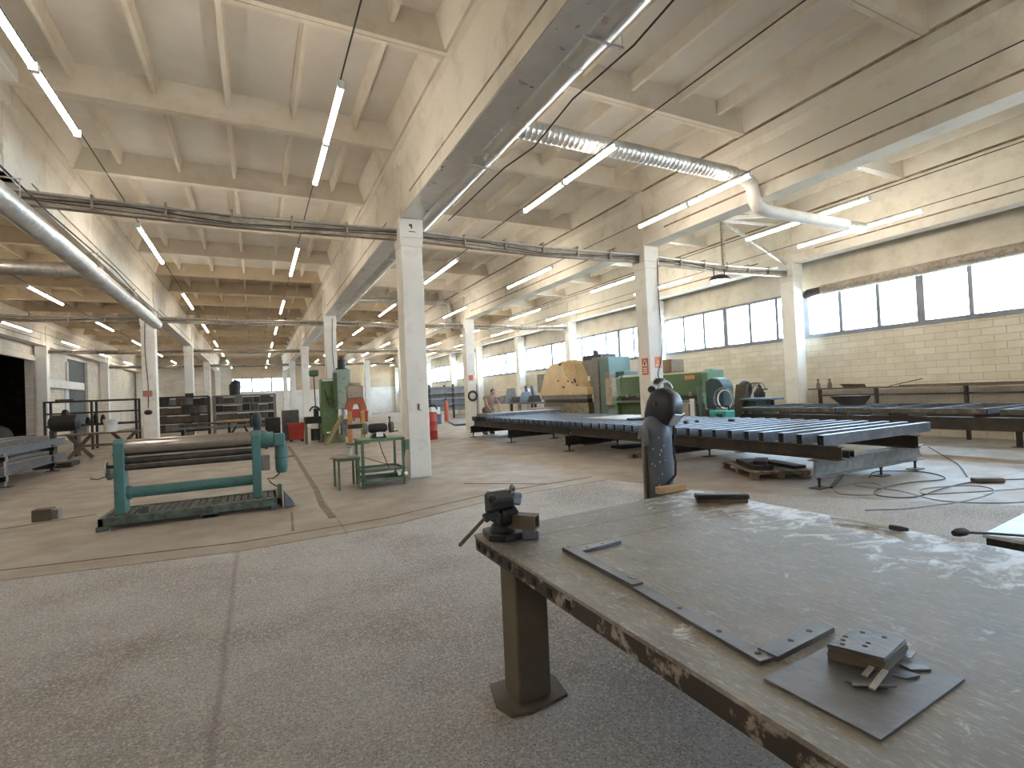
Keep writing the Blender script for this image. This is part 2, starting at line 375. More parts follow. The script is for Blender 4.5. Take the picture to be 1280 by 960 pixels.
struct(B().box(XL-7, XR+.3, Y0-.3, Y1+.3, -.3, 0), 'floor', FLOORM, 'tan concrete floor of the hall', 'floor')
asp = [(XL,8.1),(-2.19,6.46),(-.2,6.14),(1.53,6.27),(3.38,6.89),(5.27,7.04),(5.74,5.55),(6.38,4.37),(7.18,3.29),(7.9,2.4),(9.5,-.5),(10.5,Y0),(XL,Y0)]
struct(B().prism(asp, 'z', -.05, .006), 'floor.001', ASPH, 'rough gravelly asphalt patch in the foreground floor', 'floor')
CRACK = paint('dirt_filled_channel', (.19,.15,.105), (.26,.21,.155), .45, .9, 0, scale=5, var=.25)
b = B()
pts = [(.86,7.15),(.84,8.2),(.90,9.6),(.93,12),(.97,15),(1.0,20)]
for (xa, ya), (xb, yb) in zip(pts, pts[1:]): b.hexa([(xa-.05,ya,-.01),(xa+.04,ya,-.01),(xb+.04,yb,-.01),(xb-.05,yb,-.01),(xa-.05,ya,.003),(xa+.04,ya,.003),(xb+.04,yb,.003),(xb-.05,yb,.003)])
struct(b, 'floor.002', CRACK, 'dirt-filled channel in the floor beside the roller', 'floor')
b = B()
for (xa, ya), (xb, yb) in zip(asp[:6], asp[1:6]):
    d = Vector((xb-xa, yb-ya, 0)).normalized(); n = Vector((-d.y, d.x, 0))
    for off, w in ((.02,.03),(.42,.018)):
        p, q = Vector((xa,ya,.004))+n*off, Vector((xb,yb,.004))+n*off
        b.bar(p, q, w, .005)
for p, q in (((-9.9,9.42),(-3.2,9.41)),((-3.2,9.41),(-2.2,9.75)),((.35,6.75),(.40,7.9)),((3.2,8.4),(4.3,7.4))): b.bar((*p,.002),(*q,.002),.03,.006)
struct(b, 'floor.003', CRACK, 'thin dark joints along the floor slab edge', 'floor')

# columns with a flared head
def column(x, y, name='column', lab=None, h=5.0):
    b = B(); w = .21
    b.box(x-w, x+w, y-w, y+w, 0, 4.45)
    v = lambda a, z: [(x-a,y-a,z),(x+a,y-a,z),(x+a,y+a,z),(x-a,y+a,z)]
    b.hexa(v(w,4.45)+v(.235,4.62)); b.box(x-.235, x+.235, y-.235, y+.235, 4.62, h)
    return struct(b, name, COLW, lab, 'column', bev=.015)
for r, x in ROWX.items():
    for k, y in enumerate(COLY):
        if y < 10 and (r in 'ZA' or y < 0): continue
        column(x, y)
for k in range(0, 4): column(14.62, 15.78+12*k)
# girders along every row
for r, x in ROWX.items():
    b = B()
    prof = [(-.20,5.0),(.20,5.0),(.20,5.24),(.175,5.27),(.175,5.98),(.26,6.1),(.26,6.3),(-.26,6.3),(-.26,6.1),(-.175,5.98),(-.175,5.27),(-.20,5.24)]
    ys = [Y0]+[y for y in COLY]+[Y1]
    for a, c in zip(ys, ys[1:]): b.prism([(x+u, v) for u, v in prof], 'y', a+.006, c-.006)
    for y in COLY: b.box(x-.215, x+.215, y-.2, y+.2, 5.0, 6.29)
    dj = B()  # dark strips stand for the shaded flange groove and slab gap
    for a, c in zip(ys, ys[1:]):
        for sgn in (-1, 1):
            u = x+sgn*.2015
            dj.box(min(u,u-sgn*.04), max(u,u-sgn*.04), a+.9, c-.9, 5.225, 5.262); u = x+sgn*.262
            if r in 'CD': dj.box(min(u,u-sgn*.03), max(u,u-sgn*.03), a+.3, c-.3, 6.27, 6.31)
    struct(dj, 'trim_beam_shade', GROOVE_SHADE, 'dark strips painting groove shade along a roof girder', 'trim')
    struct(b, 'beam', WHITE, 'long white concrete roof girder on a column row', 'beam')
# ribbed roof slabs between the girders
XS = [XL]+[ROWX[r] for r in 'ZABCD']+[XR]
def slab_bay(xa, xb, ysp, far, farrib):
    struct(B().box(xa, xb, Y0, ysp, 6.74, 7.0), 'ceiling', SLAB, 'grey-white roof slab panels between girders', 'ceiling')
    struct(B().box(xa, xb, ysp, Y1, 6.74, 7.0), 'ceiling', far, 'older smoke-browned roof slab panels between girders', 'ceiling')
    b = B(); old = B(); new = b
    a, c = xa+.03, xb-.03
    k = -9
    while 9.65+3*k < Y1+.1:
        y = 9.65+3*k; b = new if y < ysp else old
        for s in (-1, 1):
            y0, y1, y2 = y+s*.006, y+s*.085, y+s*.15
            b.hexa([(a,y0,6.3),(c,y0,6.3),(c,y1,6.3),(a,y1,6.3),(a,y0,6.75),(c,y0,6.75),(c,y2,6.75),(a,y2,6.75)])
        # minor ribs run to the next deep rib
        n = max(1, round((xb-xa)/1.0)); e0, e1 = y+.1, min(y+2.9, Y1)
        for i in range(1, n):
            xm = xa+(xb-xa)*i/n
            b.hexa([(xm-.03,e0,6.5),(xm+.03,e0,6.5),(xm+.03,e1,6.5),(xm-.03,e1,6.5),(xm-.055,e0,6.75),(xm+.055,e0,6.75),(xm+.055,e1,6.75),(xm-.055,e1,6.75)])
        for xe, s in ((a,1),(c,-1)):
            b.hexa([(xe,e0,6.32),(xe+s*.26,e0,6.32),(xe+s*.26,e1,6.32),(xe,e1,6.32),(xe,e0,6.75),(xe+s*.40,e0,6.75),(xe+s*.40,e1,6.75),(xe,e1,6.75)])
        k += 1
    struct(new, 'ceiling', RIB, 'white ribs under the roof slabs', 'ceiling')
    struct(old, 'ceiling', farrib, 'browned ribs under the older roof slabs', 'ceiling')
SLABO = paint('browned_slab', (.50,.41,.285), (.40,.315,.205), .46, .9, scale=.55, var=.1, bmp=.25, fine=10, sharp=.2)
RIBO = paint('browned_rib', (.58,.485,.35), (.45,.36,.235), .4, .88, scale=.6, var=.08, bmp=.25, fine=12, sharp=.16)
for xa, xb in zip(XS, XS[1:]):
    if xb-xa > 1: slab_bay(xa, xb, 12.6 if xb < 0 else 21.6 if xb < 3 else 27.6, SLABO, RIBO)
    else: struct(B().box(xa, xb, Y0, Y1, 6.3, 7.0), 'ceiling', SLAB, 'narrow roof strip at the wall', 'ceiling')

# right wall: blocks, window band, lintel
struct(B().box(XR, XR+.3, Y0, Y1, 0, 2.78), 'wall_right', BLOCK, 'limewashed block wall under the window band', 'wall')
struct(B().box(XR, XR+.3, Y0, Y1, 4.25, 7.0), 'wall_right_top', LINTEL, 'beige lintel panels above the window band', 'wall')
struct(B().box(XR-.02, XR+.30, Y0, Y1, 2.78, 2.82), 'trim_1', FRAMEM, 'grey sill under the window band', 'trim')
wy, wn = 6.77-2.98*8, 1
while wy < Y1-.5:
    a, c = wy, min(wy+2.98, Y1)
    b = B(); x0, x1 = XR+.02, XR+.13
    b.box(x0,x1,a,c,2.82,2.90); b.box(x0,x1,a,c,4.17,4.25); b.box(x0-.015,x1+.02,a,a+.10,2.82,4.25); b.box(x0-.015,x1+.02,c-.07,c,2.82,4.25)
    for i in (1, 2):
        ym = a+(c-a)*i/3; b.box(x0,x1,ym-.045,ym+.045,2.88,4.19)
    w = struct(b, 'window_%d' % wn, FRAMEM, 'three-pane grey framed window in the right wall', 'window')
    part(B().box(XR+.09,XR+.096,a+.06,c-.04,2.87,4.2), 'pane', GLASS, w)
    wy += 2.98; wn += 1
# far wall
struct(B().box(XL, -2.1, Y1, Y1+.3, 0, 7), 'wall_far', BLOCKX, 'far wall left of the windows', 'wall')
struct(B().box(-2.1, 3.3, Y1, Y1+.3, 0, 2.85), 'wall_far.001', PLASTER, 'white far wall under the windows', 'wall')
struct(B().box(-2.1, 3.3, Y1, Y1+.3, 4.25, 7), 'wall_far.002', TAN, 'tan far wall above the windows', 'wall')
struct(B().box(3.3, XR+.3, Y1, Y1+.3, 0, 2.9), 'wall_far.003', PLASTER, 'white lower far wall', 'wall')
struct(B().box(3.3, XR+.3, Y1, Y1+.3, 2.9, 7), 'wall_far.004', TAN, 'tan upper far wall', 'wall')
for i in range(3):
    a = -2.1+1.8*i; b = B()
    b.box(a,a+1.8,Y1+.08,Y1+.15,2.85,2.92); b.box(a,a+1.8,Y1+.08,Y1+.15,4.18,4.25)
    for q in (a, a+.88, a+1.72): b.box(q,q+.08,Y1+.08,Y1+.15,2.85,4.25)
    w = struct(b, 'window_%d' % wn, FRAMEM, 'grey framed window in the far wall', 'window')
    part(B().box(a+.05,a+1.75,Y1+.11,Y1+.116,2.9,4.2), 'pane', GLASS, w); wn += 1
struct(B().box(XL-7, XR+.3, Y0-.3, Y0, 0, 7), 'wall_back', PLASTER, 'wall behind the camera', 'wall')
# left wall with two dark openings into an unlit annex
for i, (a, c, z0, z1) in enumerate(((Y0,23.5,0,7),(33.6,38.9,0,7),(43.0,Y1,0,7),(23.5,33.6,4.5,7),(38.9,43,4.8,7))):
    struct(B().box(XL-.3, XL, a, c, z0, z1), 'wall_left' if i == 0 else 'wall_left.%03d' % i, BLOCK, 'limewashed block wall of the left side', 'wall')
struct(B().box(XL-7, XL-6.7, Y0, Y1, 0, 7), 'wall_annex', DARKWALL, 'annex wall with its unlit darkness painted in', 'wall')
struct(B().box(XL-6.7, XL-.3, Y0, Y1, 5.2, 5.4), 'ceiling_annex', DARKWALL, 'annex ceiling with its unlit darkness painted in', 'ceiling')
struct(B().box(XL-7, XL, Y1, Y1+.3, 0, 7), 'wall_annex.002', DARKWALL, 'annex end wall with its unlit darkness painted in', 'wall')
struct(B().box(XL-6.7, XL-.3, 37.2, 37.4, 0, 5.2), 'wall_annex.001', DARKWALL, 'annex cross wall with its unlit darkness painted in', 'wall')
struct(B().box(XL-.25, XL-.15, 38.9, 43, 0, 4.8), 'door_1', paint('green_black_gate', (.055,.06,.052), None, 0, .6, var=.2), 'dark green gate closing the second opening', 'door')
struct(B().box(XL-.05, XL+.12, 23.5, 33.6, 4.25, 4.5), 'trim_2', LINTEL, 'pale lintel over the dark opening', 'trim')
# the yard outside the windows
struct(B().box(XR+.3, 60, -40, 100, -.3, -.05), 'ground', YARD, 'pale yard outside the windows', 'ground')

# ------------------------------------------------------------------ roof services
def tube_light():
    t = thing('tube_light', 'x', 'light', (0,0,0), 0, 'LED tube lights hung in rows')
    b = B(); b.prism([(-.016,.012),(.016,.012),(.016,.04),(.010,.05),(-.010,.05),(-.016,.04)], 'y', -.695, .695)
    part(b, 'housing', PLASTIC, t, False)
    b = B(); b.prism([(-.016,.014),(-.032,.004),(-.034,-.012),(-.026,-.03),(-.010,-.038),(.010,-.038),(.026,-.03),(.034,-.012),(.032,.004),(.016,.014)], 'y', -.69, .69)
    part(b, 'diffuser', LED, t, False)
    for s in (-1, 1): part(B().box(-.037,.037,s*.695-.012,s*.695+.012,-.04,.052), 'end_cap', PLASTIC, t, False)
    part(B().cyl((0,-.5,.05),(0,-.5,.09),.006,n=6).cyl((0,.5,.05),(0,.5,.09),.006,n=6), 'hook', BLACKM, t, False)
    return t
LIGHT0 = tube_light(); used = [False]
LROWS = [('Z', -9.1, 'row along the left wall', -1, 7, 6.3), ('A', -5.95, 'row left of the beam over the left columns', -1, 7, 5.7), ('L', -2.07, 'row passing above the green plate roller', -1, 7, 5.75),
         ('M', 1.05, 'row passing above the bench grinder', -1, 7, 6.33), ('N', 5.2, 'row right of the tall central column', -1, 7, 6.3), ('P', 8.3, 'row beside the signed column girder', -1, 7, 6.3),
         ('Q', 11.9, 'row between the last two girders', -1, 7, 6.2), ('W', 14.05, 'row beside the girder along the window wall', -1, 7, 6.2)]
ZL = 5.08; LF = (ZL-1.54)/(5.37-1.54)
for key, x, desc, k0, k1, ys in LROWS:
    x *= LF
    for k in range(0 if key in 'MN' else k0-1, k1+1):  # tubes behind the camera are unseen, added to brighten the foreground
        for j in (0, 1):
            y = LF*(ys+7.1*k+.75+j*1.56)
            if y > 57: continue
            if k < 0: lab = '%s added unseen LED tube, %s pair behind camera, %s' % (('farther','nearer')[j], nth(-k), desc)
            else: lab = '%s LED tube, %s pair, %s' % (('nearer','farther')[j], nth(k+1), desc)
            if not used[0]: LIGHT0.location = (x,y,ZL); LIGHT0['label'] = lab; used[0] = True
            else: copy_tree(LIGHT0, (x,y,ZL), None, lab)
    solo(B().tube([(x,Y0,ZL+.085),(x,20,ZL+.08),(x,Y1,ZL+.085)], .009, 6), 'hanging_cable', CABLE, 'thin cable carrying the LED '+desc, 'cable', 'cables carrying the LED tubes')

# pipe and cable tray bundles along each cross line of columns
BAYD = {'ZA':'between the left wall and left column row','AB':'left of the central column row','BC':'right of the central column row','CD':'between the signed columns and the window columns'}
for k in range(0, 5):
    y = 9.78+12*k
    if k == 4: break
    for r0, r1 in ('ZA','AB','BC','CD'):
        xa, xb = ROWX[r0]+.24, ROWX[r1]-.24
        t = thing('pipe_tray', 'brown pipe tray at the %s column line, %s' % (nth(k+1), BAYD[r0+r1]), 'pipe tray', ((xa+xb)/2, y, 4.6))
        sag = (0, -.03, -.05, -.03, 0); n = 4
        P = [(xa+(xb-xa)*i/n, y, 4.70+sag[i]) for i in range(n+1)]
        b = B()
        for p, q in zip(P, P[1:]): b.bar(p, q, .12, .16)
        part(b, 'channel', PIPEM, t)
        part(B().tube([(p[0], y-.09, p[2]+.10) for p in P], .022, 8), 'pipe', GALV, t, smooth=1)
        part(B().tube([(p[0], y+.03, p[2]+.115) for p in P], .03, 8), 'pipe', PIPEM, t, smooth=1)
        part(B().tube([(p[0]+(.0), y-.07, p[2]+.01+.045*math.sin(i*2.1)) for i, p in enumerate(P)], .012, 6), 'cable', CABLE, t)
        part(B().tube([(p[0], y-.06, p[2]-.03+.03*math.cos(i*1.7)) for i, p in enumerate(P)], .009, 6), 'cable', CABLE, t)
        for i in range(1, 6):
            q = xa+(xb-xa)*i/6; part(B().box(q-.015,q+.015,y-.12,y+.06,4.62,4.84), 'clamp', PIPEM, t)

def spiral(b, p0, p1, r, step=.14):
    p0, p1 = Vector(p0), Vector(p1); L = (p1-p0).length; n = int(L/step); pr = []
    for i in range(n+1):
        p = p0.lerp(p1, i/n); pr.append((p, r)); 
        if i < n: pr.append((p0.lerp(p1, (i+.12)/n), r*1.035)); pr.append((p0.lerp(p1, (i+.24)/n), r))
    return b.loft(pr, 18)
# duct beside the central girder
t = thing('ventilation_duct', 'long silver duct hugging the girder over the tall central column', 'duct', (3.2,20,5.0))
part(B().loft([((3.2,Y0+.2,5.2),.2),((3.2,32,5.2),.2)], 20), 'duct_run', DUCTM, t, smooth=1)
for i in range(23):
    y = Y0+1.5+2.1*i; part(B().loft([((3.2,y,5.2),.208),((3.2,y+.05,5.2),.208)], 20), 'seam_band', DUCTM, t, smooth=1)
for y in (4.0, 7.0, 12.5, 15.5, 18.5): part(B().bar((2.95,y,4.985),(3.45,y,4.985),.03,.02).bar((3.43,y,4.985),(3.43,y,6.3),.012,.012).box(2.955,2.985,y-.02,y+.02,4.98,5.25), 'hanger', GALV, t)
b = B(); b.box(2.59,2.97,Y0,9.5,4.985,5.0); b.box(2.59,2.97,10.1,21.5,4.985,5.0); b.box(2.59,2.97,22.1,33.5,4.985,5.0)  # sheets stand in for the girder underside, grey because it is shaded
struct(b, 'trim_girder_shade', DUCTM, 'flat silver-grey sheet painting the shaded underside of the central girder', 'trim')
# branch to the right with elbow
t = thing('branch_duct', 'silver branch duct that drops in a white elbow near the window girder', 'duct', (6,6.35,5.2))
spl = spiral(B(), (3.36,6.35,5.33), (7.9,6.35,5.33), .135, .09)
part(spl, 'ribbed_duct', SPIRAL, t, smooth=1)
el = [(7.85,6.35,5.33),(8.2,6.35,5.32),(8.36,6.36,5.24),(8.44,6.37,5.08),(8.47,6.38,4.94),(8.55,6.38,4.84),(8.75,6.38,4.79),(9.0,6.38,4.78)]
part(B().loft([(p,.118) for p in el], 18), 'elbow', WHITEP, t, smooth=1, label='white painted elbow')
part(B().loft([((8.95,6.38,4.78),.112),((11.8,6.38,4.78),.112)], 18), 'outlet', WHITEP, t, smooth=1)
part(B().loft([((11.3,6.38,4.78),.118),((11.9,6.38,4.78),.118)], 18), 'end_sleeve', GALV, t, smooth=1)
# second branch further back
t = thing('branch_duct', 'thin grey branch duct far behind the tall central column', 'duct', (6,23,5.9))
part(B().loft([((3.3,23,5.35),.13),((3.9,23,5.9),.13),((4.4,23,5.98),.13),((8.1,23,5.98),.13),((8.35,23,5.95),.13),((8.42,23,5.6),.13),((8.42,23,5.05),.13),((8.6,23,4.84),.13),((13.0,23,4.84),.13)], 14), 'duct_run', GALV, t, smooth=1)
# left duct, spiral, in front of the left girder
t = thing('ventilation_duct', 'crinkled silver duct along the left girder ending at a column', 'duct', (-2.9,10,4.3))
part(spiral(B(), (-2.9,Y0+.2,4.4), (-2.9,20.6,4.4), .165, .16), 'ribbed_duct', SPIRAL, t, smooth=1)
part(B().ball((-2.9,20.6,4.4), .165), 'end_cap', SPIRAL, t, smooth=60)
for y in (8.6, 12.2, 15.6, 19): part(B().bar((-3.12,y,4.58),(-2.6,y,4.58),.02,.015).bar((-2.62,y,4.58),(-2.62,y,4.3),.01,.01).bar((-3.1,y,4.5),(-3.1,y,5.1),.012,.012), 'hanger', GALV, t)
solo(B().tube([(-2.72,Y0,4.62),(-2.72,6,4.66),(-2.72,10,4.6),(-2.7,14,4.67),(-2.72,17,4.6),(-2.72,20.5,4.64)], .014, 6), 'power_cable', CABLE, 'black cable running along the crinkled left duct', 'cable')
t = thing('ventilation_duct', 'plain grey cross duct at the far left under the roof', 'duct', (-6,14.6,4.8))
part(B().loft([((XL+.1,14.6,4.75),.17),((-3.05,14.6,4.75),.17)], 18), 'duct_run', GALV, t, smooth=1)
part(B().loft([((-3.3,14.6,4.72),.175),((-3.02,14.6,4.55),.175)], 18), 'tee', SPIRAL, t, smooth=1)
solo(B().tube([(3.5,Y0,5.35),(3.5,2,5.2),(3.5,3.9,4.97),(3.5,5,5.02),(3.52,6,4.9),(3.5,6.9,4.98),(3.46,9.3,4.95)], .011, 6), 'power_cable', CABLE, 'black cable looped along the duct by the central girder', 'cable')
# bracket between third and fourth column line and the flood lamp
t = thing('steel_bracket', 'triangular steel bracket above the hanging flood lamp', 'bracket', (12.5,9.6,4.9))
part(B().bar((11.38,9.6,4.72),(11.38,9.6,5.95),.09,.07), 'post', PIPEM, t)
part(B().bar((11.35,9.6,5.95),(13.95,9.6,4.95),.07,.07), 'brace', GALV, t)
part(B().bar((11.3,9.6,5.98),(12.9,8.7,5.98),.10,.08), 'arm', WHITEP, t)
part(B().bar((11.5,9.7,5.98),(13.95,9.7,6.1),.08,.06), 'arm', WHITEP, t)
t = thing('flood_lamp', 'dark flood lamp hung from the pipe tray near the window column', 'lamp', (11.2,9.5,4.3))
part(B().bar((11.0,9.62,4.64),(11.0,9.62,4.42),.02,.02).bar((11.4,9.62,4.64),(11.4,9.62,4.42),.02,.02), 'yoke', STEEL, t)
part(B().loft([((11.2,9.62,4.45),.12),((11.2,9.62,4.38),.24),((11.2,9.62,4.30),.27)], 20), 'housing', STEEL, t, smooth=1)
part(B().cyl((11.2,9.62,4.30),(11.2,9.62,4.292),.24,n=20), 'lens', FLOODE, t)
t = thing('wall_pipe', 'fat lagged pipe along the top of the nearest windows', 'pipe', (14.8,4,4.1))
part(spiral(B(), (14.8,Y0+.2,4.25), (14.8,9.1,4.13), .14, .55), 'lagging', INSUL, t, smooth=1)
part(B().loft([((14.8,9.1,4.13),.11),((14.78,9.5,4.1),.13),((14.72,9.62,4.0),.10)], 12), 'flange', STEEL, t, smooth=1)
t = thing('wall_heater', 'white unit heater under the roof at the left girder', 'heater', (-3.0,8.9,6.0))
part(B().box(-3.02,-2.72,7.6,9.0,6.02,6.22), 'casing', PLASTIC, t, bev=.02)
part(B().box(-2.99,-2.75,8.98,9.03,6.05,6.19), 'grille', BLACK, t)

# ------------------------------------------------------------------ foreground workbench
tq = [(1.08,2.71),(2.92,2.86),(3.0,-.8),(1.03,-.9)]
t = thing('work_table', 'huge scratched steel-topped welding table filling the foreground corner', 'table', (2,1,0))
part(B().prism(tq, 'z', .735, .75), 'table_top', TABLE, t)
b = B(); ins = [(1.085,2.705),(2.915,2.852),(2.992,-.79),(1.035,-.89)]
b.prism(ins, 'z', .665, .735)
ap = part(b, 'edge_frame', EDGE, t, label='dark peeling edge of the table')
HOLE = paint('edge_hole', (.012,.010,.008), None, 0, .8)
for i in range(9):
    y = 2.66-.085*i-.004*i*i; xe = 1.085-.0139*(2.705-y)
    part(B().box(xe-.004, xe+.004, y-.018, y+.018, .683, .717), 'edge_hole', HOLE, ap)
for lx, ly in ((1.19,2.34),(2.72,2.42),(1.18,-.55),(2.76,-.5)):
    lg = part(B().box(lx-.09,lx+.09,ly-.085,ly+.085,.02,.665), 'leg', LEGM, t, bev=.008)
    part(B().prism([(lx-.19,ly-.02),(lx-.16,ly-.13),(lx-.06,ly-.155),(lx+.16,ly-.12),(lx+.19,ly+.05),(lx+.15,ly+.15),(lx-.14,ly+.16)], 'z', .006, .022), 'foot_plate', LEGM, lg)
# second table at the right edge of the frame
t = thing('work_table', 'second pale steel-topped table at the right edge of the frame', 'table', (4,0,0))
part(B().prism([(3.14,1.22),(5.2,1.40),(5.25,-1.2),(3.18,-1.35)], 'z', .735, .75), 'table_top', paint('pale_sheet_top', (.62,.64,.66), (.45,.45,.45), .35, .4, .3, scale=4, var=.06), t)
part(B().prism([(3.15,1.21),(5.19,1.385),(5.24,-1.19),(3.19,-1.33)], 'z', .665, .735), 'edge_frame', EDGE, t)
for lx, ly in ((3.4,1.0),(4.95,1.1),(3.4,-1.0),(4.95,-.9)): part(B().box(lx-.08,lx+.08,ly-.08,ly+.08,.006,.665), 'leg', LEGM, t)
TZ = .7505
# bench vise on the left corner
t = thing('bench_vise', 'dark cast-iron bench vise bolted on the table corner', 'vise', (1.19,2.58,TZ))
part(B().prism([(1.09,2.52),(1.16,2.46),(1.27,2.47),(1.32,2.55),(1.31,2.66),(1.22,2.70),(1.12,2.68)], 'z', TZ, .785).cyl((1.20,2.58,.785),(1.20,2.58,.82),.075,.06,n=18), 'base', BLACKM, t, smooth=30, bev=.004)
part(B().prism([(2.50,.82),(2.66,.82),(2.68,.88),(2.665,.93),(2.64,.94),(2.64,1.0),(2.55,1.0),(2.55,.93),(2.49,.90)], 'x', 1.155, 1.265), 'body', BLACKM, t, bev=.012)
part(B().prism([(2.44,.93),(2.545,.90),(2.548,1.005),(2.52,1.018),(2.43,.985)], 'x', 1.08, 1.21).box(1.07,1.115,2.44,2.5,.965,1.01), 'moving_jaw', BLACKM, t, bev=.01)
part(B().obox((1.16,2.55,1.008),(.13,.035,.02),(0,.08,.3)), 'jaw_plate', BAREST, t, bev=.003)
part(B().obox((1.265,2.57,.955),(.07,.09,.07),(0,.25,.2)).obox((1.28,2.60,1.0),(.02,.06,.045),(.3,.2,0)), 'anvil', BLUEST, t, bev=.012)
part(B().hollow((1.18,2.60,.845),(1.33,2.42,.842),.075,.075,.009), 'slide', LEGM, t, label='open square slide tube of the vise')
part(B().cyl((1.12,2.50,.905),(1.06,2.50,.885),.025,n=14), 'screw_head', BLACKM, t, smooth=1)
part(B().capsule((1.085,2.50,.905),(.925,2.52,.765),.009,.0105,10), 'handle', LEGM, t, smooth=1)
part(B().prism([(1.24,2.43),(1.33,2.40),(1.36,2.47),(1.29,2.53)], 'z', TZ, .80), 'clamp_bolt', BLUEST, t, bev=.008)
# drilled flat bars laid out as a frame on the table
def flat(b, p0, p1, w, z0, z1):
    d = (Vector(p1)-Vector(p0)).normalized(); n = Vector((-d.y,d.x))*w/2; p0, p1 = Vector(p0), Vector(p1)
    return b.prism([tuple(p0-n),tuple(p1-n),tuple(p1+n),tuple(p0+n)], 'z', z0, z1)
def holes(par, pts, z, r=.009):
    for x, y in pts: part(B().cyl((x,y,z-.001),(x,y,z+.0006),r,n=14), 'bolt_hole', HOLE, par)
t = solo(flat(B(), (1.352,2.165),(1.318,1.60),.055,TZ,TZ+.02), 'flat_bar', DKPLATE, 'upper half of the long drilled flat bar by the table edge', 'steel bar', bev=.001)
holes(t, [(1.35,2.145)], TZ+.02, .007)
t = solo(flat(B(), (1.325,1.70),(1.258,.985),.055,TZ,TZ+.012), 'flat_bar', DKPLATE, 'lower half of the long drilled flat bar by the table edge', 'steel bar', bev=.001)
holes(t, [(1.30,1.36),(1.278,1.17),(1.262,1.02)], TZ+.012)
t = solo(flat(B(), (1.38,2.10),(1.64,2.125),.04,TZ,TZ+.014), 'flat_bar', BLUEST, 'short bluish flat bar at the far end of the long bar', 'steel bar', bev=.001)
holes(t, [(1.43,2.105),(1.53,2.114)], TZ+.014, .007)
t = solo(flat(B(), (1.285,1.005),(1.585,1.028),.062,TZ,TZ+.016), 'flat_bar', DKPLATE, 'short grey flat bar with two holes nearest the plate stack', 'steel bar', bev=.001)
holes(t, [(1.40,1.014),(1.50,1.022)], TZ+.016)
solo(B().obox((1.345,1.66,TZ+.0215),(.03,.035,.003),(0,0,.1)), 'steel_tag', BLUEST, 'tiny bluish tag where the two long bars overlap', 'tag')
# plate with the stack and scraps
solo(B().prism([(1.175,.935),(1.555,.955),(1.60,.675),(1.18,.655)], 'z', TZ, TZ+.007), 'steel_plate', DKPLATE, 'square grey steel plate lying flat under the drilled plate stack', 'steel plate', bev=.001)
PZ = TZ+.0075
for i in range(7):
    r = R.uniform(-.03,.03)
    p = [(1.405,.905),(1.578,.92),(1.612,.81),(1.455,.785)]
    cx, cy = 1.51, .855; q = [((x-cx)*math.cos(r)-(y-cy)*math.sin(r)+cx+R.uniform(-.004,.004), (x-cx)*math.sin(r)+(y-cy)*math.cos(r)+cy) for x, y in p]
    o = solo(B().prism(q, 'z', PZ+.0062*i, PZ+.0062*i+.0056), 'drilled_plate', DKPLATE if i > 4 else LEGM, 'drilled steel plate on top of the small stack' if i == 6 else '%s drilled steel plate from the bottom of the small stack' % nth(i+1), 'steel plate', 'drilled plates in the stack', bev=.0007)
    if i == 6: holes(o, [(1.435,.882),(1.46,.895),(1.485,.903),(1.475,.845),(1.50,.85),(1.55,.893),(1.57,.845)], PZ+.0062*i+.0056, .0065)
SC = [([(1.345,.815),(1.43,.80),(1.45,.765),(1.40,.745)], 0, 'dark triangular scrap in front of the plate stack'), ([(1.335,.79),(1.42,.735),(1.415,.75),(1.345,.80)], .004, 'narrow scrap strip nearest the table edge'),
      ([(1.47,.77),(1.52,.775),(1.53,.735),(1.485,.745)], 0, 'small grey scrap below the stack corner'), ([(1.545,.79),(1.60,.76),(1.585,.735),(1.54,.76)], 0, 'square grey scrap right of the stack corner'),
      ([(1.59,.835),(1.60,.79),(1.655,.80)], 0, 'pale triangular scrap at the right end of the plate')]
for p, dz, lab in SC: solo(B().prism([(x-.015,y) for x, y in p], 'z', PZ+dz, PZ+dz+.004), 'scrap_piece', BLUEST if 'dark' not in lab else DKPLATE, lab, 'scrap', 'steel scraps beside the stack')
solo(B().bar((1.335,.755,PZ+.012),(1.435,.775,PZ+.02),.013,.005), 'scrap_strip', BAREST, 'bright cut steel strip lying across the scraps', 'scrap')
solo(B().bar((1.385,.80,PZ+.008),(1.43,.805,PZ+.017),.012,.005), 'scrap_strip', BAREST, 'shorter bright cut strip behind the bright strip', 'scrap')
# black sanding block at the far end of the table
t = thing('hand_brush', 'long black-topped block brush lying at the far end of the table', 'brush', (2.75,2.44,TZ), -.66)
part(B().prism([(-.17,-.035),(-.15,-.045),(.0,-.036),(.15,-.045),(.17,-.035),(.17,.035),(.15,.045),(0,.038),(-.15,.045),(-.17,.035)], 'z', .025, .058), 'handle', BLACK, t, False, bev=.008)
part(B().box(-.16,.16,-.032,.032,0,.026), 'bristle_block', WOODD, t, False, bev=.004)
# torch end and knob at the window side edge
t = thing('welding_torch', 'pale torch handle with black tip on the table edge', 'torch', (2.9,1.5,TZ))
part(B().loft([((2.86,1.78,TZ+.012),.006),((2.88,1.62,TZ+.014),.011),((2.89,1.5,TZ+.013),.011)], 10), 'handle', PLASTIC, t, smooth=1)
part(B().loft([((2.89,1.5,TZ+.014),.013),((2.895,1.45,TZ+.014),.014),((2.9,1.42,TZ+.016),.008)], 10), 'tip', BLACK, t, smooth=1)
t = thing('cable_plug', 'black round cable plug where the two tables nearly meet', 'plug', (3.02,1.26,TZ))
part(B().loft([((2.99,1.27,TZ+.016),.014),((3.01,1.265,TZ+.018),.020),((3.05,1.255,TZ+.018),.020),((3.07,1.25,TZ+.014),.012)], 12), 'body', BLACK, t, smooth=1)
part(B().tube([(3.07,1.25,TZ+.012),(3.16,1.18,TZ+.008),(3.3,.95,TZ+.008),(3.42,.7,TZ+.008)], .006, 6), 'cord', CABLE, t)

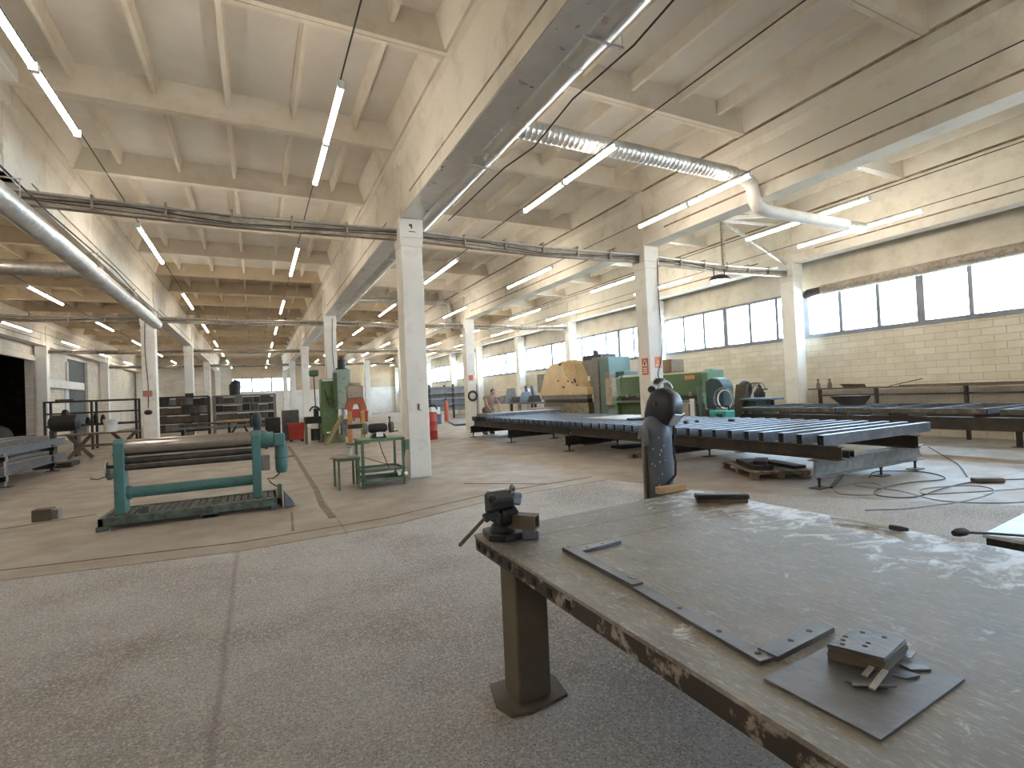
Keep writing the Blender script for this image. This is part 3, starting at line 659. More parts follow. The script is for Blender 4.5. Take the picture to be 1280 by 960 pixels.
# ------------------------------------------------------------------ cylinder with helmet, behind the table
CX, CY = 2.83, 3.12
t = thing('gas_cylinder', 'tall scuffed grey-blue gas cylinder standing behind the table', 'gas cylinder', (CX,CY,0))
part(B().loft([((CX,CY,.012),.105),((CX,CY,.04),.118),((CX,CY,1.14),.118),((CX+.005,CY,1.22),.112),((CX+.01,CY,1.29),.09),((CX+.012,CY,1.34),.055),((CX+.012,CY,1.37),.034)], 32), 'body', CYLM, t, smooth=1)
part(B().cyl((CX+.012,CY,1.37),(CX+.012,CY,1.43),.022,n=12), 'valve', LEGM, t, smooth=1)
part(B().bar((CX-.128,CY-.01,.01),(CX-.128,CY-.01,1.12),.035,.02).box(CX-.16,CX-.125,CY-.02,CY+.05,.42,.62), 'bracket_rail', LEGM, t)
part(B().torus((CX,CY,.012),.105,.012,'z',24), 'foot_ring', LEGM, t)
for i in range(12):
    a = -PI*.5+R.uniform(-1.2,-.15); z = R.uniform(.76,1.2)
    p = Vector((CX+.1185*math.cos(a), CY+.1185*math.sin(a), z)); part(B().ball(p, R.uniform(.003,.006), (1,1,R.uniform(.8,2.6)), u=8, v=6), 'paint_chip', CHIP, t)
hose = [(CX+.03,CY-.05,1.42),(CX+.10,CY-.10,1.30),(CX+.128,CY-.06,1.15),(CX+.135,CY-.03,1.05),(CX+.12,CY-.075,.94),(CX+.06,CY-.125,.85),(CX-.03,CY-.132,.78),(CX-.08,CY-.13,.70),(CX-.1,CY-.13,.4),(CX-.05,CY-.16,.012)]
solo(B().tube(hose, .009, 8), 'hose', CABLE, 'black hose draped down the front of the gas cylinder', 'hose', smooth=1)
# welding helmet on the valve, turned to the window
t = thing('welding_helmet', 'black welding helmet hung over the top of the gas cylinder', 'welding helmet', (CX+.02,CY-.03,1.34))
hb = B(); f = Matrix.Rotation(-1.2,4,'Z') @ Matrix.Rotation(.66,4,'Y')   # local +x is where the face looks: right, towards the camera, downwards
O = Vector((CX+.055,CY-.03,1.375))
sec = [(-.185,.105,.02,.055),(-.165,.125,.05,.085),(-.10,.14,.085,.105),(-.02,.145,.115,.12),(.05,.135,.125,.122),(.105,.10,.11,.105),(.14,.055,.075,.075),(.152,.015,.03,.03)]
rings = []
for zz, fx, bx, ry in sec:
    row = []
    for i in range(24):
        a = 2*PI*i/24; ca, sa = math.cos(a), math.sin(a)
        x = (fx if ca > 0 else bx)*math.copysign(abs(ca)**.5, ca); y = ry*math.copysign(abs(sa)**.68, sa)
        row.append(hb.bm.verts.new(O + f @ Vector((x, y, zz))))
    rings.append(row)
for a, c in zip(rings, rings[1:]):
    for i in range(24): hb._face([a[i],a[(i+1)%24],c[(i+1)%24],c[i]])
hb._face(list(reversed(rings[0]))); hb._face(rings[-1])
part(hb, 'shell', HELM, t, smooth=32)
vz = [O+f@Vector(q) for q in ((.137,-.085,-.06),(.155,-.0,-.062),(.137,.085,-.06),(.134,-.095,.045),(.156,-.0,.048),(.134,.095,.045))]
vb = B(); N = f@Vector((.012,0,0))
vb.hexa([vz[0],vz[1],vz[1]+N,vz[0]+N,vz[3],vz[4],vz[4]+N,vz[3]+N]); vb.hexa([vz[1],vz[2],vz[2]+N,vz[1]+N,vz[4],vz[5],vz[5]+N,vz[4]+N])
part(vb, 'visor', LENS, t, bev=.004, label='visor window with its grey reflection painted in')
part(B().ball(O+f@Vector((-.02,-.122,.03)), .02, (1,.5,1)), 'pivot_knob', LEGM, t, smooth=60)
part(B().loft([(O+f@Vector((-.09,-.06,.08)),.018),(O+f@Vector((-.14,-.05,.075)),.03),(O+f@Vector((-.16,.02,.07)),.018)], 10), 'head_strap', BLACK, t, smooth=1)
part(B().torus(O+f@Vector((-.06,0,.12)), .07,.012,'y',16,a0=.2,a1=2.9), 'head_band', BAREST, t, smooth=60)
t = thing('work_glove', 'grey work glove hooked on the left side of the cylinder', 'glove', (CX-.14,CY-.02,1.12))
part(B().ball((CX-.155,CY-.03,1.18), .05, (.7,.8,1.25)), 'palm', GREYC, t, smooth=60)
for i in range(4): part(B().capsule((CX-.175+.014*i,CY-.05,1.15),(CX-.185+.018*i,CY-.055,1.095-.006*(i%2)),.011,.008,8), 'finger', GREYC, t, smooth=60)
part(B().capsule((CX-.19,CY-.03,1.19),(CX-.215,CY-.04,1.15),.012,.009,8), 'thumb', GREYC, t, smooth=60)
solo(B().obox((CX-.05,CY-.185,.765),(.26,.055,.05),(0,0,-.05)), 'wood_offcut', WOODL, 'orange-brown wood offcut wedged between table and cylinder', 'wood block', bev=.005)
solo(B().box(CX-.13,CX+.1,CY-.215,CY-.16,.006,.739), 'timber_prop', WOODD, 'dark timber prop standing under the wood offcut', 'timber')

# ------------------------------------------------------------------ plate bending roller
t = thing('plate_roller', 'teal green plate bending roller machine on a slatted base', 'machine', (-.8,8.65,0))
b = B(); b.box(-1.86,.29,8.27,8.33,.06,.165); b.box(-1.86,.29,9.05,9.11,.06,.165); b.box(-1.86,-1.80,8.27,9.11,.06,.165); b.box(.23,.29,8.27,9.11,.06,.165)
part(b, 'base_frame', MACHD, t, bev=.006)
b = B()
n = 22
for i in range(n):
    x = -1.78+2.0*i/n; b.box(x, x+2.0/n-.018, 8.34, 9.04, .13, .150+R.uniform(0,.006))
part(b, 'deck_slats', paint('dirty_slats', (.12,.135,.11), (.05,.045,.035), .5, .7, .1, scale=8, var=.3), t)
for x, y in ((-1.83,8.30),(-1.83,9.08),(.2,8.30),(.2,9.08)): part(B().box(x-.05,x+.07,y-.035,y+.035,.001,.062), 'foot', MACHD, t)
part(B().hollow((-.63,8.255,.035),(-.63,8.5,.035),.20,.06,.008).bar((-.73,8.26,.06),(-.53,8.26,.06),.02,.02), 'fork_pocket', MACHD, t)
for nm, x, zt in (('left',-1.67,1.16),('right',-.02,1.16)):
    p = [(8.50,.15),(8.80,.15),(8.78,.45),(8.74,.7),(8.76,.85),(8.76,1.10),(8.70,zt),(8.56,zt),(8.50,1.10)]
    part(B().prism(p, 'x', x-.06, x+.06), 'side_frame', MACH, t, bev=.012)
part(B().cyl((-1.63,8.63,1.03),(-.06,8.63,1.03),.115,n=28), 'top_roll', paint('polished_roll', (.40,.375,.35), (.20,.17,.15), .35, .2, .95, scale=2, var=.08, bmp=.05), t, smooth=1)
part(B().cyl((-1.63,8.58,.855),(-.06,8.58,.855),.045,n=20), 'lower_roll', STEEL, t, smooth=1)
part(B().cyl((-1.63,8.72,.86),(-.06,8.72,.86),.045,n=20), 'lower_roll', BAREST, t, smooth=1)
part(B().cyl((-1.63,8.56,.765),(-.06,8.56,.765),.04,n=20), 'lower_roll', STEEL, t, smooth=1)
part(B().cyl((-1.63,8.64,.42),(-.06,8.64,.42),.078,n=24).cyl((-1.62,8.64,.42),(-1.56,8.64,.42),.095,n=24), 'tie_tube', MACH, t, smooth=1)
part(B().cyl((.04,8.63,1.0),(.22,8.63,1.0),.12,n=20).cyl((.10,8.63,1.0),(.14,8.63,1.0),.14,n=20), 'gearbox', MACH, t, smooth=1)
part(B().box(.22,.38,8.55,8.71,.90,1.09), 'gear_housing', MACH, t, bev=.015)
m_ = part(B().loft([((.32,8.63,.90),.085),((.32,8.63,.78),.09),((.32,8.63,.55),.088),((.32,8.63,.49),.07)], 20), 'motor', MACH, t, smooth=1)
part(B().cyl((.32,8.63,.71),(.32,8.63,.725),.098,n=20).bar((.40,8.63,.718),(.50,8.63,.722),.012,.012), 'motor_flange', MACHD, m_)
part(B().box(.04,.16,8.52,8.6,.55,.78), 'switch_box', GREYC, t, bev=.008, label='grey switch box')
part(B().tube([(.30,8.6,.55),(.28,8.56,.48),(.2,8.54,.42),(.12,8.54,.43),(.16,8.54,.36),(.24,8.5,.30)], .01, 6), 'motor_cable', CABLE, t)
w_ = part(B().torus((-1.80,8.50,.80),.085,.012,'x',22), 'hand_wheel', BAREST, t, smooth=60)
part(B().bar((-1.80,8.42,.80),(-1.80,8.58,.80),.014,.014).bar((-1.80,8.50,.72),(-1.80,8.50,.88),.014,.014).cyl((-1.82,8.5,.8),(-1.72,8.5,.8),.025,n=12), 'spokes', BLACKM, w_)
part(B().ball((-1.76,8.47,.70), .06, (.8,1,1.2)).tube([(-1.78,8.45,.69),(-1.88,8.42,.66),(-1.95,8.4,.68)], .009, 6), 'release_lever', MACHD, t, smooth=60)
part(B().box(-1.44,-1.33,8.38,8.46,.15,.25), 'lubricator', MACHD, t, bev=.006)
part(B().box(.24,.30,8.27,8.33,.02,.36), 'end_post', MACHD, t, bev=.004)
solo(B().hexa([(.33,8.22,.02),(.48,8.24,.03),(.48,8.40,.03),(.33,8.40,.02),(.32,8.22,.27),(.42,8.24,.15),(.42,8.4,.15),(.32,8.4,.27)]), 'foot_pedal', paint('slate_pedal',(.10,.115,.13),(.16,.16,.16),.4,.5), 'slate grey foot pedal box leaning on the roller base end', 'pedal', bev=.008)
b = B().ball((.0,8.66,1.30), .12, (.62,.9,1.1)).box(-.05,.05,8.60,8.72,1.15,1.22)
t = thing('leather_mitt', 'dark navy welding mitt upright on the roller right frame', 'glove', (0,8.66,1.16))
part(b, 'cuff', NAVY, t, smooth=60)
part(B().capsule((-.06,8.62,1.24),(-.07,8.6,1.34),.03,.025,10), 'thumb', NAVY, t, smooth=60)
# box brick on the floor at the left
t = thing('battery_box', 'small worn grey box alone on the floor at the left', 'box', (-2.78,9.75,0))
part(B().box(-2.92,-2.70,9.66,9.86,.002,.17), 'case', LEGM, t, bev=.006)
part(B().box(-2.70,-2.63,9.68,9.84,.01,.15), 'end_cover', GREYC, t, bev=.006)

# ------------------------------------------------------------------ bench grinder on its green stand, side table
t = thing('grinder_stand', 'green angle-iron stand against the tall central column', 'stand', (1.97,9.4,0))
b = B(); b.box(1.58,2.36,9.06,9.76,.80,.845)
part(b, 'top', GREEN, t, bev=.004)
for x in (1.60,2.30):
    for y in (9.08,9.70): part(B().box(x,x+.045,y,y+.008,0,.80).box(x if x < 2 else x+.037,(x+.008) if x < 2 else x+.045,y,y+.045,0,.80), 'leg', GREEN, t)
for z in (.10,.27): part(B().box(1.60,2.345,9.08,9.088,z,z+.045).box(1.60,2.345,9.73,9.738,z,z+.045).box(1.60,1.608,9.08,9.74,z,z+.045).box(2.337,2.345,9.08,9.74,z,z+.045), 'rail', GREEN, t)
part(B().box(1.61,2.335,9.09,9.73,.27,.278), 'shelf', GREYC, t)
part(B().box(1.61,2.335,9.09,9.73,.10,.106), 'shelf', STEEL, t)
part(B().box(2.35,2.43,9.05,9.2,.62,.78).box(2.35,2.45,9.04,9.21,.78,.79), 'switch_box', LGREEN, t, bev=.006)
part(B().tube([(1.95,9.3,.80),(1.98,9.2,.6),(2.03,9.15,.45),(2.08,9.12,.29)], .008, 6).tube([(1.62,9.15,.55),(1.8,9.13,.48),(2.0,9.12,.40),(2.3,9.12,.33)], .006, 6), 'cord', CABLE, t)
for x in (2.24,2.36): part(B().cyl((x,9.075,.2),(x,9.05,.2),.03,n=12), 'socket', SIGNW, t)
t = thing('bench_grinder', 'dark double-wheel bench grinder on the green stand', 'grinder', (1.95,9.4,.846))
part(B().prism([(1.82,.846),(2.10,.846),(2.05,.93),(1.87,.93)], 'y', 9.3, 9.5), 'pedestal', BLACKM, t, bev=.01)
part(B().loft([((1.80,9.4,1.02),.07),((1.84,9.4,1.02),.085),((2.08,9.4,1.02),.085),((2.12,9.4,1.02),.06)], 20), 'motor_body', BLACKM, t, smooth=1)
part(B().box(1.91,2.03,9.28,9.30,.87,.95), 'rating_plate', SIGNW, t)
for x in (1.73,2.20):
    w_ = part(B().cyl((x-.03,9.4,1.02),(x+.03,9.4,1.02),.10,n=22), 'wheel_guard', GREEN if x < 2 else BLACK, t, smooth=1)
    part(B().cyl((x-.02,9.385,1.02),(x+.02,9.385,1.02),.095,n=22), 'grinding_wheel', GREYC, w_, smooth=1)
    part(B().cyl((x-.06 if x < 2 else x+.03,9.4,1.02),(x-.03 if x < 2 else x+.06,9.4,1.02),.02,n=10), 'spindle', BAREST, w_)
part(B().cyl((2.17,9.36,1.12),(2.17,9.36,1.19),.012,n=8).ball((2.17,9.36,1.2),.022), 'knob', BLACK, t, smooth=60)
part(B().box(2.18,2.30,9.26,9.33,.94,.955), 'tool_rest', STEEL, t)
t = thing('side_table', 'low steel side table left of the green stand', 'table', (1.38,9.5,0))
part(B().prism([(1.12,9.40),(1.30,9.2),(1.60,9.22),(1.60,9.78),(1.20,9.80)], 'z', .54, .555), 'table_top', paint('dusty_plate', (.25,.205,.155), (.17,.14,.11), .4, .5), t)
part(B().box(1.22,1.60,9.23,9.25,.49,.54).box(1.22,1.24,9.25,9.78,.49,.54).box(1.22,1.6,9.76,9.78,.49,.54), 'apron', GREEN, t)
for x, y in ((1.24,9.25),(1.57,9.25),(1.23,9.74),(1.56,9.76)): part(B().box(x-.018,x+.018,y-.018,y+.018,0,.54), 'leg', GREEN, t)
t = thing('metal_can', 'silver can standing on the low side table', 'can', (1.47,9.5,.556))
part(B().loft([((1.47,9.5,.556),.045),((1.47,9.5,.69),.043)], 18), 'body', GALV, t, smooth=1)
part(B().loft([((1.47,9.5,.69),.044),((1.47,9.5,.72),.044),((1.47,9.5,.728),.03)], 18), 'lid', BAREST, t, smooth=1)
solo(B().cyl((2.44,9.72,.0),(2.50,9.56,.72),.014,n=8), 'steel_rod', CABLE, 'thin dark rod leaning on the tall central column', 'rod')
t = thing('wall_hook', 'small dark bracket screwed to the tall central column face', 'bracket', (2.8,9.56,1.28))
part(B().box(2.765,2.80,9.545,9.57,1.30,1.42), 'plate', GREYC, t)
part(B().tube([(2.785,9.55,1.4),(2.785,9.535,1.3),(2.81,9.53,1.285),(2.83,9.54,1.30)], .006, 6), 'hook', BLACK, t)
t = thing('column_marks', 'small black stencil marks near the tall central column top', 'mark', (2.78,9.544,4.72))
part(B().box(2.74,2.80,9.5405,9.546,4.84,4.88).box(2.77,2.80,9.5405,9.546,4.80,4.84), 'mark', BLACK, t)
part(B().box(2.73,2.86,9.5405,9.546,4.73,4.745), 'mark', BLACK, t)

# ------------------------------------------------------------------ bar platform on the right
PT = .60
BORE_SHADE = paint('tube_bore_shade', (.012,.012,.013), None, 0, .8)  # near-black plugs paint the shade inside the tube mouths
t = thing('assembly_platform', 'long dark steel beam platform carrying the rows of square tubes', 'platform', (8.3,11,0))
for x in (7.22,9.2):
    part(B().ibeam((x,4.3,.40),(x,11.1,.40),.14,.195), 'near_rail', BEAMB, t)
    part(B().ibeam((x,11.16,.40),(x,17.6,.40),.14,.195), 'far_rail', BEAMB, t)
part(B().hollow((7.42,4.28,.47),(7.42,6.2,.47),.12,.10,.01), 'tube_stub', STEEL, t)
for y in (4.55,7.9,11.0,14.3,17.4):
    part(B().ibeam((6.98,y,.16),(9.75,y,.16),.18,.24), 'cross_beam', BEAMB if y > 5 else CLUTB, t)
    for x in (7.08,8.62,9.6):
        f_ = part(B().cyl((x,y,.01),(x,y,.17),.018,n=10).cyl((x,y,.12),(x,y,.16),.03,n=6), 'foot', STEEL, t)
        part(B().box(x-.12,x+.12,y-.08,y+.08,.001,.014), 'foot_plate', STEEL, f_)
n = 43
proto = None
for i in range(n):
    y = 4.50+.308*i; L0 = 7.08+R.uniform(-.02,.02); L1 = 9.92+R.uniform(-.05,.05) if i else 9.93
    lab = ('square steel tube at the near end of the bar platform' if i == 0 else '%s square steel tube from the near end of the bar platform' % nth(i+1) if i < n-1 else 'square steel tube at the far end of the bar platform')
    if i == 0:
        proto = solo(B().hollow((7.08,y,PT+.075),(9.93,y,PT+.075),.10,.15,.006), 'square_tube', BLUEST, lab, 'steel tube', 'square tubes laid across the bar platform')
        for xe in (7.10, 9.905): part(B().box(xe,xe+.008,y-.044,y+.044,PT+.006,PT+.144), 'bore_shade', BORE_SHADE, proto)
    else:
        copy_tree(proto, ((L0+L1)/2, y+R.uniform(-.01,.01), PT), R.uniform(-.004,.004), lab)
TT = PT+.151
solo(B().box(8.2,9.7,9.9,11.9,TT,TT+.008), 'sheet_panel', BAREST, 'pale steel sheet lying on the tubes mid platform', 'sheet')
solo(B().prism([(8.0,9.6),(8.9,9.5),(8.95,9.8),(8.1,9.95)], 'z', TT+.009, TT+.05), 'steel_offcut', STEEL, 'dark plate offcut in front of the pale sheet', 'offcut', bev=.01)
for i, (x, y, s) in enumerate(((7.7,8.0,.05),(7.95,7.85,.06),(8.3,7.9,.045),(8.75,7.4,.05))):
    solo(B().obox((x,y,TT+s*.5),(s*2.6,s*1.4,s),(0,0,.5*i)), 'clamp_block', BLACKM if i != 1 else LEGM, ('leftmost dark clamp block on the tubes before the green shear','rusty clamp block beside the leftmost dark block','small dark clamp block right of the rusty one','dark clamp block on the tubes nearest the camera')[i], 'block', 'blocks on the bar platform', bev=.008)
# long grey welded frame lying at the far end
t = thing('welded_frame', 'long grey welded frame resting on the far end of the tubes', 'frame', (8.7,16.7,TT))
part(B().box(7.15,10.3,16.2,16.3,TT,TT+.10).box(7.15,10.3,17.1,17.2,TT,TT+.10), 'side_rail', BLUEST, t)
for x in (7.15,8.2,9.2,10.2): part(B().box(x,x+.1,16.3,17.1,TT,TT+.1), 'cross_bar', BLUEST, t)
part(B().box(7.2,10.25,16.22,17.18,TT+.10,TT+.106), 'skin_sheet', CLUTB, t)
# pallet under the platform, with offcuts
def pallet(x, y, rz, lab, w=1.15, d=.8):
    t = thing('wood_pallet', lab, 'pallet', (x,y,0), rz, 'wooden pallets on the floor')
    for i in range(5): part(B().box(-w/2,w/2,-d/2+i*d/5+.01,-d/2+(i+1)*d/5-.025,.105,.125), 'deck_board', WOOD, t, False)
    for xx in (-w/2+.05,0,w/2-.05):
        for yy in (-d/2+.06,0,d/2-.06): part(B().box(xx-.05,xx+.05,yy-.05,yy+.05,.02,.085), 'block', WOOD, t, False)
        part(B().box(xx-.05,xx+.05,-d/2,d/2,.085,.105), 'stringer', WOOD, t, False)
    for yy in (-d/2+.05,d/2-.05): part(B().box(-w/2,w/2,yy-.05,yy+.05,.001,.02), 'skid', WOOD, t, False)
    return t
pallet(7.62,5.85,1.05,'weathered wooden pallet under the near end of the platform',1.3,.9)
for i, (dx, dy, s, rz) in enumerate(((-.1,.1,(.9,.3,.06),1.0),(.1,-.1,(.75,.22,.05),1.3),(-.05,.0,(.5,.2,.05),.6))):
    z = .126+(.0 if i < 2 else .061); solo(B().obox((7.62+dx+(.12 if i==1 else 0),5.85+dy-(.12 if i==1 else 0),z+s[2]/2),s,(0,0,rz)), 'plate_bundle', BEAMB, ('dark plate bundle at the back of the weathered pallet','dark plate bundle at the front of the weathered pallet','short dark block on top of the pallet bundles')[i], 'steel plates', bev=.004)
pallet(7.75,8.75,.25,'small yellowish pallet left of the gas cylinder under the platform',.8,.6)
pallet(8.6,12.3,.2,'shadowed pallet further back under the platform',1.1,.8)
solo(B().box(8.2,9.0,10.3,10.75,.001,.05), 'steel_slab', BLACKM, 'dark slab lying on the floor under the mid platform', 'slab')
# cables on the floor
def cur(pts, n=8):
    out = []; P = [Vector(p) for p in pts]
    for i in range(len(P)-1):
        a = P[max(i-1,0)]; b_ = P[i]; c = P[i+1]; d = P[min(i+2,len(P)-1)]
        for k in range(n):
            u = k/n; out.append(.5*((2*b_)+(c-a)*u+(2*a-5*b_+4*c-d)*u*u+(3*b_-a-3*c+d)*u**3))
    return out+[P[-1]]
def fl(pts, z=.014): return cur([(x,y,z) for x, y in pts])
solo(B().tube(fl([(8.3,4.55),(8.9,4.75),(9.3,4.3),(8.9,3.85),(8.25,4.0),(7.5,4.0),(7.1,3.8),(7.3,3.5),(8.2,3.55),(9.0,3.5),(9.6,3.2)]), .008, 6), 'floor_cable', CABLE, 'dark cable looping on the floor beyond the table with a plug box', 'cable', smooth=1)
solo(B().tube(fl([(7.7,4.3),(7.1,4.35),(6.75,4.05),(7.0,3.8),(7.5,3.95),(7.75,4.2),(7.55,4.35),(7.4,4.2),(7.45,3.75),(7.2,3.15),(7.6,2.7),(8.3,2.45),(9.2,2.1)],.04), .008, 6), 'floor_cable', CABLEG, 'dusty grey cable making the small loops by the platform foot', 'cable', smooth=1)
solo(B().tube(fl([(6.0,3.35),(6.35,3.15),(6.75,3.05),(7.3,2.95),(8.1,3.0),(8.3,3.3),(7.7,3.55),(7.35,3.4),(7.7,3.2),(8.4,2.9),(9.3,2.55)],.065), .008, 6), 'floor_cable', CABLEG, 'pale cable running from the loops towards the table edge', 'cable', smooth=1)
solo(B().tube(fl([(9.3,3.75),(10.4,4.3),(11.5,5.0),(12.6,5.7)]), .008, 6), 'floor_cable', CABLE, 'thin dark cable running towards the right platform', 'cable')
solo(B().obox((9.05,3.42,.035),(.12,.36,.06),(0,0,.9)), 'plug_box', LEGM, 'brown plug box on the floor at the cable loops', 'plug box', bev=.012)
solo(B().bar((7.15,4.42,.02),(8.3,4.95,.02),.05,.03), 'steel_bar', STEEL, 'dark bar lying on the floor under the platform corner', 'bar')

# ------------------------------------------------------------------ second platform, along the window wall
t = thing('assembly_platform', 'long black beam platform along the window wall with frames on top', 'platform', (13,6,0))
part(B().box(11.9,12.1,1.0,9.75,.46,.70), 'lower_beam', BEAMB, t, bev=.006)
part(B().box(13.5,13.7,1.0,9.75,.46,.70), 'lower_beam', BEAMB, t, bev=.006)
for y in (2.0,4.6,7.0,9.6):
    part(B().box(11.95,13.9,y-.07,y+.07,.70,.76), 'cross_beam', STEEL, t)
    for x in ((12.0,13.6) if y in (2.0,9.6) else (13.6,)):
        f_ = part(B().box(x-.04,x+.04,y-.04,y+.04,.012,.46), 'foot', STEEL, t); part(B().box(x-.12,x+.12,y-.1,y+.1,.001,.012), 'foot_plate', STEEL, f_)
def wframe(x0, x1, y0, y1, z, nb, lab):
    t = thing('welded_frame', lab, 'frame', ((x0+x1)/2,(y0+y1)/2,z), 0, 'blue-grey frames on the window platform')
    part(B().hollow((x0,y0,z+.05),(x0,y1,z+.05),.08,.10), 'side_rail', CLUT, t); part(B().hollow((x1,y0,z+.05),(x1,y1,z+.05),.08,.10), 'side_rail', BLUEST, t)
    for i in range(nb+1):
        y = y0+.05+(y1-y0-.1)*i/nb; part(B().hollow((x0+.04,y,z+.05),(x1-.04,y,z+.05),.08,.10), 'cross_bar', BLUEST, t)
wframe(11.85,14.0,7.15,9.7,.765,4,'blue-grey frame at the far end of the window platform')
wframe(11.9,14.05,4.45,7.0,.765,3,'blue-grey frame in the middle of the window platform')
wframe(11.75,13.95,1.0,4.2,.765,4,'blue-grey frame at the right edge of the window platform')
for i, (x, y) in enumerate(((12.1,9.3),(12.1,8.9),(12.1,8.5),(12.12,6.3),(12.1,5.9),(12.12,5.6))):
    solo(B().hollow((x-.1,y-.14,.732),(x-.1,y+.14,.732),.1,.062,.008), 'tube_spacer', CLUTB if i%2 else CLUT, '%s short tube spacer from the far end under the window frames' % nth(i+1), 'spacer', 'short spacers under the window frames')
solo(B().hexa([(12.95,7.25,.87),(13.2,7.25,.87),(13.2,7.65,.87),(12.95,7.65,.87),(12.8,7.15,1.10),(13.35,7.15,1.10),(13.35,7.85,1.10),(12.8,7.85,1.10)]), 'steel_trough', BEAMB, 'dark flared trough standing on the middle window frame', 'trough')
# wall bench behind it
t = thing('wall_shelf', 'long plank shelf on posts along the right wall', 'shelf', (14.65,7,0))
part(B().box(14.5,14.92,3.6,9.5,1.24,1.275), 'plank', WOODD, t)
for y in (4.0,5.8,7.7,9.2): part(B().box(14.55,14.62,y-.035,y+.035,0,1.24), 'post', STEEL, t)
part(B().box(14.55,14.60,4.0,9.2,1.05,1.09), 'rail', STEEL, t)
solo(B().bar((14.6,7.4,1.285),(14.7,6.7,1.44),.06,.02), 'steel_strip', LEGM, 'rusty strip tilted up on the wall shelf', 'strip')
solo(B().bar((14.62,3.7,1.2915),(14.7,7.2,1.2915),.1,.03), 'steel_strip', LEGM, 'long rusty strip lying on the wall shelf', 'strip')
for y, m, l in ((9.28,GREYC,'grey bottle at the left end of the wall shelf'),(8.95,WOOD,'brownish bottle right of the grey one on the wall shelf')):
    t = thing('bottle', l, 'bottle', (14.65,y,1.276))
    part(B().loft([((14.65,y,1.276),.055),((14.65,y,1.40),.055),((14.65,y,1.46),.025),((14.65,y,1.50),.022)], 14), 'body', m, t, smooth=1)
    part(B().cyl((14.65,y,1.50),(14.65,y,1.54),.026,n=12), 'cap', BLACK, t)
solo(B().prism([(8.05,1.276),(8.5,1.276),(8.62,1.38),(8.1,1.36)], 'x', 14.55, 14.8), 'steel_offcut', BEAMB, 'dark folded offcut on the wall shelf', 'offcut')

# ------------------------------------------------------------------ yellow-fronted press brake
t = thing('press_brake', 'big press brake with a peeling ochre yellow front cover', 'machine', (13,19,0))
part(B().box(12.35,13.1,17.55,21.1,.0,1.0), 'bed', OLIVEB, t, bev=.02)
part(B().box(12.3,12.36,17.5,19.4,.5,.98), 'bed_panel', paint('bed_panel_ochre',(.24,.20,.11),(.15,.12,.07),.45), t)
part(B().box(12.32,12.6,17.6,21.0,1.0,1.16), 'die', STEEL, t)
part(B().box(12.25,12.5,17.5,21.25,1.16,1.34), 'upper_tool', CLUTB, t)
part(B().prism([(21.35,1.34),(17.35,1.34),(17.42,1.62),(17.75,1.66),(18.0,2.16),(18.42,2.86),(19.2,2.85),(20.3,2.74),(20.85,2.28),(21.15,1.65)], 'x', 12.18, 12.7), 'ram_cover', YELLOW, t, bev=.03)
rc = part(B().prism([(18.2,2.78),(19.2,2.86),(18.9,2.2),(18.25,1.75),(17.8,1.7)], 'x', 12.14, 12.19), 'cover_panel', paint('ochre_panel', (.48,.33,.16), (.34,.22,.11), .4), t, bev=.01)
for y, z, s in ((18.15,1.95,.09),(18.35,1.88,.06),(18.7,1.95,.05),(19.1,1.7,.07),(19.5,2.0,.05),(18.0,1.75,.05),(19.3,2.72,.08)): part(B().obox((12.13,y,z),(.04,s*2,s),(R.uniform(-1,1),0,0)), 'dark_fitting', BLACK, t)
part(B().box(12.5,13.2,17.0,17.4,.0,2.85), 'side_frame', GREYC, t, bev=.02)
part(B().box(12.5,13.2,21.1,21.5,.0,2.4), 'side_frame', GREYC, t, bev=.02)
part(B().box(12.7,13.3,17.4,21.1,1.4,2.8), 'ram', GREYC, t)
part(B().box(12.4,12.9,21.4,21.9,1.5,2.4), 'cylinder_housing', GREYC, t, bev=.02)
part(B().box(12.9,13.7,17.3,18.6,2.8,3.02).cyl((13.1,17.9,3.02),(13.1,17.9,3.2),.12,n=12), 'hydraulic_unit', STEEL, t)
part(B().box(12.22,12.28,17.25,17.35,1.9,2.1), 'limit_switch', SIGNW, t)
t = thing('power_cabinet', 'tall pale teal cabinet machine between the ochre press and the green shear', 'machine', (13,16.4,0))
part(B().box(12.5,13.6,16.3,16.9,0,2.82), 'tall_cabinet', TEALC, t, bev=.02)
part(B().box(12.85,13.55,15.8,16.3,.15,2.2), 'front_cabinet', TEALC, t, bev=.02)
part(B().box(12.3,12.6,15.9,16.3,.9,1.95), 'side_box', PINKISH, t, bev=.02)
part(B().box(12.33,12.62,16.05,16.3,1.95,2.2), 'top_box', GREYC, t, bev=.02)
part(B().prism([(12.3,.5),(12.9,.1),(13.5,.1),(13.5,.95),(12.55,.95)], 'y', 15.7, 16.3), 'hopper', TEALC, t, bev=.02)
part(B().box(12.2,12.5,15.9,16.9,0,.5), 'plinth', STEEL, t)
part(B().box(12.6,12.7,16.2,16.32,1.2,1.3).cyl((12.84,15.9,1.2),(12.84,15.9,1.9),.02,n=8), 'control', BLACK, t)
